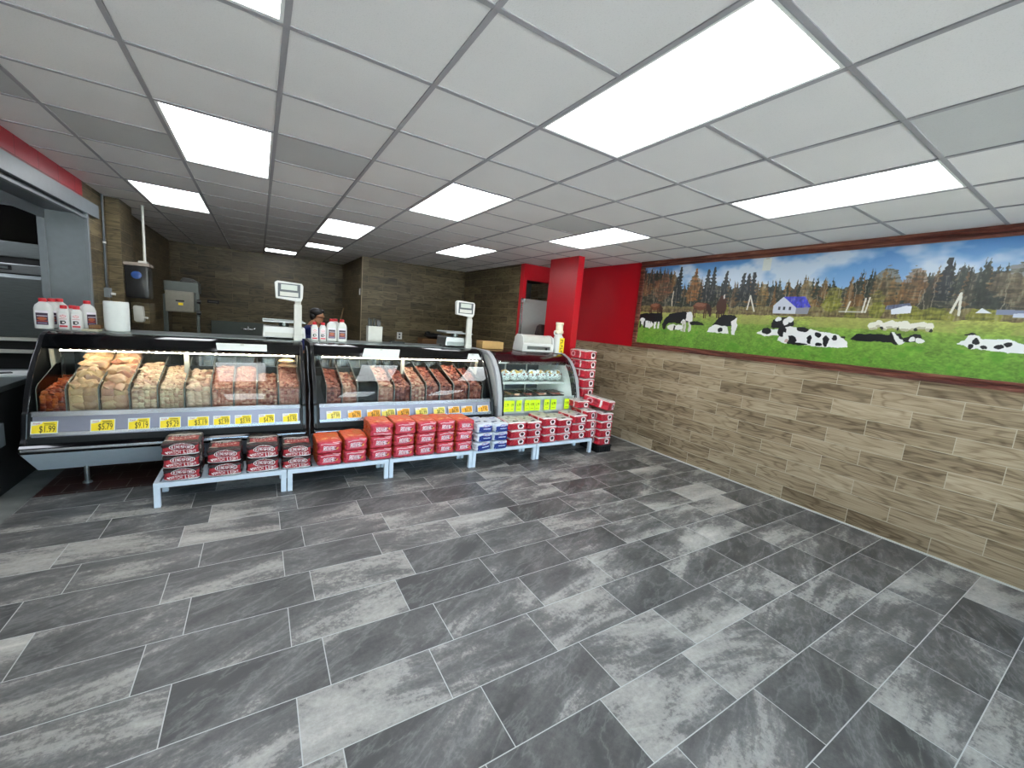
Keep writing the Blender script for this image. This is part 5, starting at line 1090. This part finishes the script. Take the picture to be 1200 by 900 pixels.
for x in (-.44, .46):
    for y in (-.22, .24):
        mb = MB(); mb.cyl((x, y, 0), (x, y, .87), .02); mb.obj('leg', M['steel_dark'], t, True)
t = thing('wall_sign', 'small dark sign plate on the back wall right of the meat saw', 'sign', (-.84, YB-.002, 1.61))
mb = MB(); mb.box(-.105, .105, -.008, 0, -.035, .035, bev=.002); mb.obj('plate', M['blackmatte'], t)
mb = MB(); mb.box(-.08, .08, -.0095, -.008, -.006, .006); mb.obj('lettering_bar', simple('grey_lettering', '#6b6b66', .5), t)
t = thing('broom_handle', 'pale broom leaning in the corner of the tiled step', 'broom', (1.40, 10.55, 0))
mb = MB(); mb.cyl((0, 0, .16), (.37, .25, 1.72), .013); mb.obj('handle', simple('pale_wood', '#b59a72', .5), t, True)
mb = MB(); mb.prism([(-.14, 0), (-.10, .17), (.10, .17), (.14, 0)], 1, -.03, .03); mb.obj('bristles', simple('straw', '#8f7a45', .8), t)
t = thing('light_switch', 'white light switch on the edge of the tiled step', 'switch', (XS-.001, 9.02, 2.08))
mb = MB(); mb.box(-.008, 0, -.04, .04, -.065, .065, bev=.002); mb.obj('plate', M['white'], t)
mb = MB(); mb.box(-.014, -.008, -.008, .008, -.02, .02); mb.obj('toggle', M['white'], t)
t = thing('wall_outlet', 'white wall outlet on the tiled back wall right of the knife block', 'outlet', (2.60, YS-.001, 1.225))
mb = MB(); mb.box(-.055, .055, -.008, 0, -.075, .075, bev=.002); mb.obj('plate', M['white'], t)
mb = MB(); mb.box(-.018, .018, -.0095, -.008, .012, .05); mb.box(-.018, .018, -.0095, -.008, -.05, -.012); mb.obj('socket', M['frame_dark'], t)
t = thing('back_worktable', 'steel worktable along the tiled back wall behind the middle case', 'table', (3.0, 8.5, 0))
mb = MB(); mb.box(-1.0, .95, -.30, .30, .90, .94, bev=.004); mb.obj('table_top', M['steel'], t)
for x in (-.95, .9):
    for y in (-.26, .26):
        mb = MB(); mb.cyl((x, y, 0), (x, y, .90), .02); mb.obj('leg', M['steel_dark'], t, True)
t = thing('brown_carton', 'brown carton on the table behind the steel scale', 'box', (3.18, 8.45, .94))
mb = MB(); mb.box(-.25, .25, -.15, .15, 0, .285, bev=.003); mb.obj('carton', M['brownbox'], t)
t = thing('crumpled_bag', 'black crumpled bag lying on the brown carton behind the steel scale', 'bag', (3.22, 8.45, 1.222))
mb = MB(); mb.blob((0, 0, .055), (.22, .12, .055), None, 3, .16, 5); mb.blob((-.12, .0, .10), (.07, .06, .045), None, 2, .2, 6); mb.obj('bag', M['blackmatte'], t, True)
# kitchen beyond the opening
t = thing('steel_oven', 'large stainless oven cabinet in the dark kitchen beyond the left opening', 'oven', (-2.5, 6.36, 0))
a = .68
mb = MB(); mb.box(-a, a, .03, .80, 0, 2.09, bev=.004); mb.obj('carcass', M['blackmatte'], t)
mb = MB(); mb.box(-a, a, 0, .03, 1.94, 2.09, bev=.004); mb.obj('top_hood', M['steel_dark'], t)
mb = MB(); mb.box(-a, a, -.005, .03, 1.775, 1.87, bev=.004); mb.obj('control_panel', M['steel'], t)
mb = MB(); mb.box(.02, .355, -.012, -.005, 1.805, 1.85, bev=.002); mb.obj('badge', M['blackmatte'], t)
mb = MB(); mb.box(.05, .33, -.014, -.012, 1.815, 1.84); mb.obj('badge_marks', M['steel_dark'], t)
mb = MB(); mb.prism([(.0, 1.12), (-.02, 1.14), (-.02, 1.73), (-.005, 1.765), (.03, 1.765), (.03, 1.12)], 0, -a, a, bev=.004); mb.obj('door', M['steel_dark'], t)
for z in (1.08, .95): 
    mb = MB(); mb.box(-a, a, -.03, .03, z, z+.035, bev=.004); mb.obj('shelf_edge', M['offwhite'], t)
t = thing('dark_workbench', 'dark workbench at the left edge, just inside the kitchen opening', 'workbench', (-2.15, 5.08, 0))
mb = MB(); mb.box(-.40, .46, -.53, .55, .84, .885, bev=.004); mb.obj('bench_top', M['steel_dark'], t)
mb = MB(); mb.box(-.38, .44, -.51, .53, .10, .84); mb.obj('cabinet', M['blackmatte'], t)
mb = MB(); mb.box(-.36, .40, -.48, .50, 0, .10); mb.obj('plinth', M['blackmatte'], t)
mb = MB(); mb.box(.44, .458, -.53, -.42, .42, .60, bev=.003); mb.box(.35, .44, -.528, -.51, .42, .60, bev=.003); mb.obj('vent_plate', M['frame_grey'], t)
t = thing('paper_stack', 'loose white papers on the dark workbench at the left edge', 'papers', (-1.86, 5.28, .886))
mb = MB(); mb.box(-.12, .12, -.15, .15, 0, .012, rot=Matrix.Rotation(.2, 3, 'Z')); mb.obj('sheets', M['paper'], t)
mb = MB(); mb.box(-.10, .02, -.04, .02, .012, .02, rot=Matrix.Rotation(.5, 3, 'Z')); mb.obj('black_pen_case', M['black'], t)

# ------------------------------------------------------------------ the worker
def skin(name, joints, edges, root, mat, parent=None, sub=2):
    names = list(joints); me = bpy.data.meshes.new(name)
    me.from_pydata([joints[n][0] for n in names], [(names.index(a), names.index(b)) for a, b in edges], [])
    o = bpy.data.objects.new(name, me); COL.objects.link(o)
    bpy.context.view_layer.objects.active = o
    m = o.modifiers.new('s', 'SKIN'); m.use_smooth_shade = True
    for n, v in zip(names, me.skin_vertices[0].data):
        r = joints[n][1]; v.radius = r if isinstance(r, tuple) else (r, r); v.use_root = n == root
    s = o.modifiers.new('d', 'SUBSURF'); s.levels = sub; s.render_levels = sub
    dg = bpy.context.evaluated_depsgraph_get(); dg.update()
    nm = bpy.data.meshes.new_from_object(o.evaluated_get(dg)); nm.name = name
    bpy.data.objects.remove(o); bpy.data.meshes.remove(me); nm.materials.clear(); nm.materials.append(mat)
    nm.polygons.foreach_set('use_smooth', [True]*len(nm.polygons))
    return link(name, nm, parent)
J = {'pelvis': ((0, 0, .96), (.15, .11)), 'waist': ((.02, 0, 1.09), (.14, .10)), 'chest': ((.06, 0, 1.28), (.155, .11)), 'upper': ((.085, 0, 1.38), (.11, .08)), 'neck': ((.115, 0, 1.45), .052), 'jaw': ((.15, 0, 1.50), (.062, .066)), 'face': ((.155, 0, 1.56), (.072, .082)), 'crown': ((.14, 0, 1.615), (.07, .075)), 'nose': ((.245, 0, 1.545), .011), 'chin': ((.215, 0, 1.488), .022)}
Ed = [('pelvis', 'waist'), ('waist', 'chest'), ('chest', 'upper'), ('upper', 'neck'), ('neck', 'jaw'), ('jaw', 'face'), ('face', 'crown'), ('face', 'nose'), ('jaw', 'chin')]
for s, n in ((1, 'l'), (-1, 'r')):
    J.update({n+'sh': ((.07, s*.175, 1.36), .058), n+'el': ((.14, s*.235, 1.12), .043), n+'fo': ((.27, s*.20, 1.085), .038), n+'wr': ((.39, s*.15, 1.06), .028), n+'pa': ((.445, s*.135, 1.05), (.036, .018)),
              n+'hi': ((.01, s*.09, .90), .088), n+'kn': ((.04, s*.10, .50), .058), n+'ca': ((.0, s*.10, .34), .054), n+'an': ((0, s*.10, .09), .038), n+'to': ((.14, s*.105, .04), .034), n+'ear': ((.135, s*.083, 1.545), .014)})
    Ed += [('upper', n+'sh'), (n+'sh', n+'el'), (n+'el', n+'fo'), (n+'fo', n+'wr'), (n+'wr', n+'pa'), ('pelvis', n+'hi'), (n+'hi', n+'kn'), (n+'kn', n+'ca'), (n+'ca', n+'an'), (n+'an', n+'to'), ('face', n+'ear')]
    for k, (dy, L) in enumerate(((-.030, .062), (-.011, .075), (.009, .071), (.027, .055))):
        J.update({n+'f%da' % k: ((.475, s*.135+dy, 1.047), .0095), n+'f%db' % k: ((.475+L*.55, s*.135+dy*1.15, 1.040), .0085), n+'f%dc' % k: ((.475+L, s*.135+dy*1.2, 1.026), .0075)})
        Ed += [(n+'pa', n+'f%da' % k), (n+'f%da' % k, n+'f%db' % k), (n+'f%db' % k, n+'f%dc' % k)]
    J.update({n+'ta': ((.425, s*.135-s*.045, 1.045), .0105), n+'tb': ((.455, s*.135-s*.066, 1.036), .009)}); Ed += [(n+'pa', n+'ta'), (n+'ta', n+'tb')]
pt = thing('person', 'person in a navy shirt behind the bottles, dark hair, head bowed, facing right', 'person', (.64, 7.05, 0))
body = skin('body', J, Ed, 'pelvis', M['skin'], pt)
def sub(keys, grow):
    return {k: (J[k][0], tuple(r+grow for r in J[k][1]) if isinstance(J[k][1], tuple) else J[k][1]+grow) for k in keys}
sk = ['waist', 'chest', 'upper', 'pelvis']+[n+q for n in 'lr' for q in ('sh', 'el')]
sj = sub(sk, .034)
for n in 'lr': a_, b_ = Vector(J[n+'sh'][0]), Vector(J[n+'el'][0]); sj[n+'el'] = (tuple(a_.lerp(b_, .75)), .062)
skin('shirt', sj, [('pelvis', 'waist'), ('waist', 'chest'), ('chest', 'upper'), ('upper', 'lsh'), ('upper', 'rsh'), ('lsh', 'lel'), ('rsh', 'rel')], 'pelvis', M['blueshirt'], pt)
tk = ['pelvis']+[n+q for n in 'lr' for q in ('hi', 'kn', 'ca', 'an')]
skin('trousers', sub(tk, .03), [('pelvis', 'lhi'), ('pelvis', 'rhi')]+[(n+a, n+b) for n in 'lr' for a, b in (('hi', 'kn'), ('kn', 'ca'), ('ca', 'an'))], 'pelvis', M['darkcloth'], pt)
mb = MB(); mb.blob((.125, 0, 1.605), (.098, .088, .072), Matrix.Rotation(.25, 3, 'Y'), 3, .05, 3); mb.blob((.075, 0, 1.55), (.05, .075, .065), None, 3, .05, 4); mb.blob((.195, 0, 1.625), (.045, .06, .03), None, 2, .1, 5); mb.obj('hair', M['hair'], pt, True)
for s in (1, -1):
    mb = MB(); mb.blob((.218, s*.031, 1.558), (.009, .012, .008), None, 2, 0); mb.obj('eye', M['white'], pt, True)
    mb = MB(); mb.blob((.214, s*.031, 1.578), (.008, .018, .004), None, 2, 0); mb.obj('eyebrow', M['hair'], pt, True)
    mb = MB(); mb.prism([(-.05, s*.10-.045), (.10, s*.105-.05), (.19, s*.105-.03), (.19, s*.105+.03), (.10, s*.105+.05), (-.05, s*.10+.045)], 2, 0, .085, bev=.02); mb.obj('shoe', M['black'], pt, True)
mb = MB(); mb.blob((.222, 0, 1.512), (.008, .024, .006), None, 2, 0); mb.obj('mouth', simple('lips', '#7d4a40', .5), pt, True)
t = thing('prep_table', 'steel prep table in front of the person behind the counter', 'table', (1.36, 7.05, 0))
mb = MB(); mb.box(-.42, .42, -.33, .33, .985, 1.015, bev=.004); mb.obj('table_top', M['steel'], t)
for x in (-.38, .38):
    for y in (-.29, .29):
        mb = MB(); mb.cyl((x, y, 0), (x, y, .986), .02); mb.obj('leg', M['steel_dark'], t, True)

# ------------------------------------------------------------------ camera and daylight
yaw, pit, rol, fpx = .56455, .14828, .08551, 474.98
F = Vector((math.sin(yaw)*math.cos(pit), math.cos(yaw)*math.cos(pit), -math.sin(pit))); R = Vector((math.cos(yaw), -math.sin(yaw), 0)); U = R.cross(F)
R2 = R*math.cos(rol)+U*math.sin(rol); U2 = -R*math.sin(rol)+U*math.cos(rol)
cam = bpy.data.cameras.new('camera'); co = bpy.data.objects.new('camera', cam); COL.objects.link(co)
cam.sensor_fit = 'HORIZONTAL'; cam.sensor_width = 36; cam.lens = fpx/1200*36; cam.clip_start = .03; cam.clip_end = 200
mw = Matrix.Identity(4)
for i in range(3): mw[i][0] = R2[i]; mw[i][1] = U2[i]; mw[i][2] = -F[i]
mw[2][3] = 1.70; co.matrix_world = mw
SC.camera = co
w = bpy.data.worlds.new('daylight'); SC.world = w; w.use_nodes = True; nt = w.node_tree; nt.nodes.clear()
sky = nt.nodes.new('ShaderNodeTexSky'); sky.sky_type = 'NISHITA'; sky.sun_disc = False; sky.sun_elevation = math.radians(42); sky.sun_rotation = math.radians(60); sky.air_density = 1.2; sky.dust_density = 2.0
bg = nt.nodes.new('ShaderNodeBackground'); bg.inputs[1].default_value = SKY; ow = nt.nodes.new('ShaderNodeOutputWorld')
nt.links.new(sky.outputs[0], bg.inputs[0]); nt.links.new(bg.outputs[0], ow.inputs[0])
SC.view_settings.view_transform = 'Standard'; SC.view_settings.look = 'None'; SC.view_settings.gamma = 1; SC.view_settings.use_curve_mapping = False; SC.view_settings.exposure = EXPO
sl = bpy.data.lights.new('sun', 'SUN'); sl.energy = SUN; sl.angle = .009; so = bpy.data.objects.new('sun', sl); COL.objects.link(so); so.rotation_euler = Vector((.25, -.55, -.8)).to_track_quat('-Z', 'Y').to_euler()
SC.render.film_transparent = False
SC.cycles.transparent_max_bounces = 32; SC.cycles.max_bounces = 10; SC.cycles.diffuse_bounces = 6; SC.cycles.glossy_bounces = 4
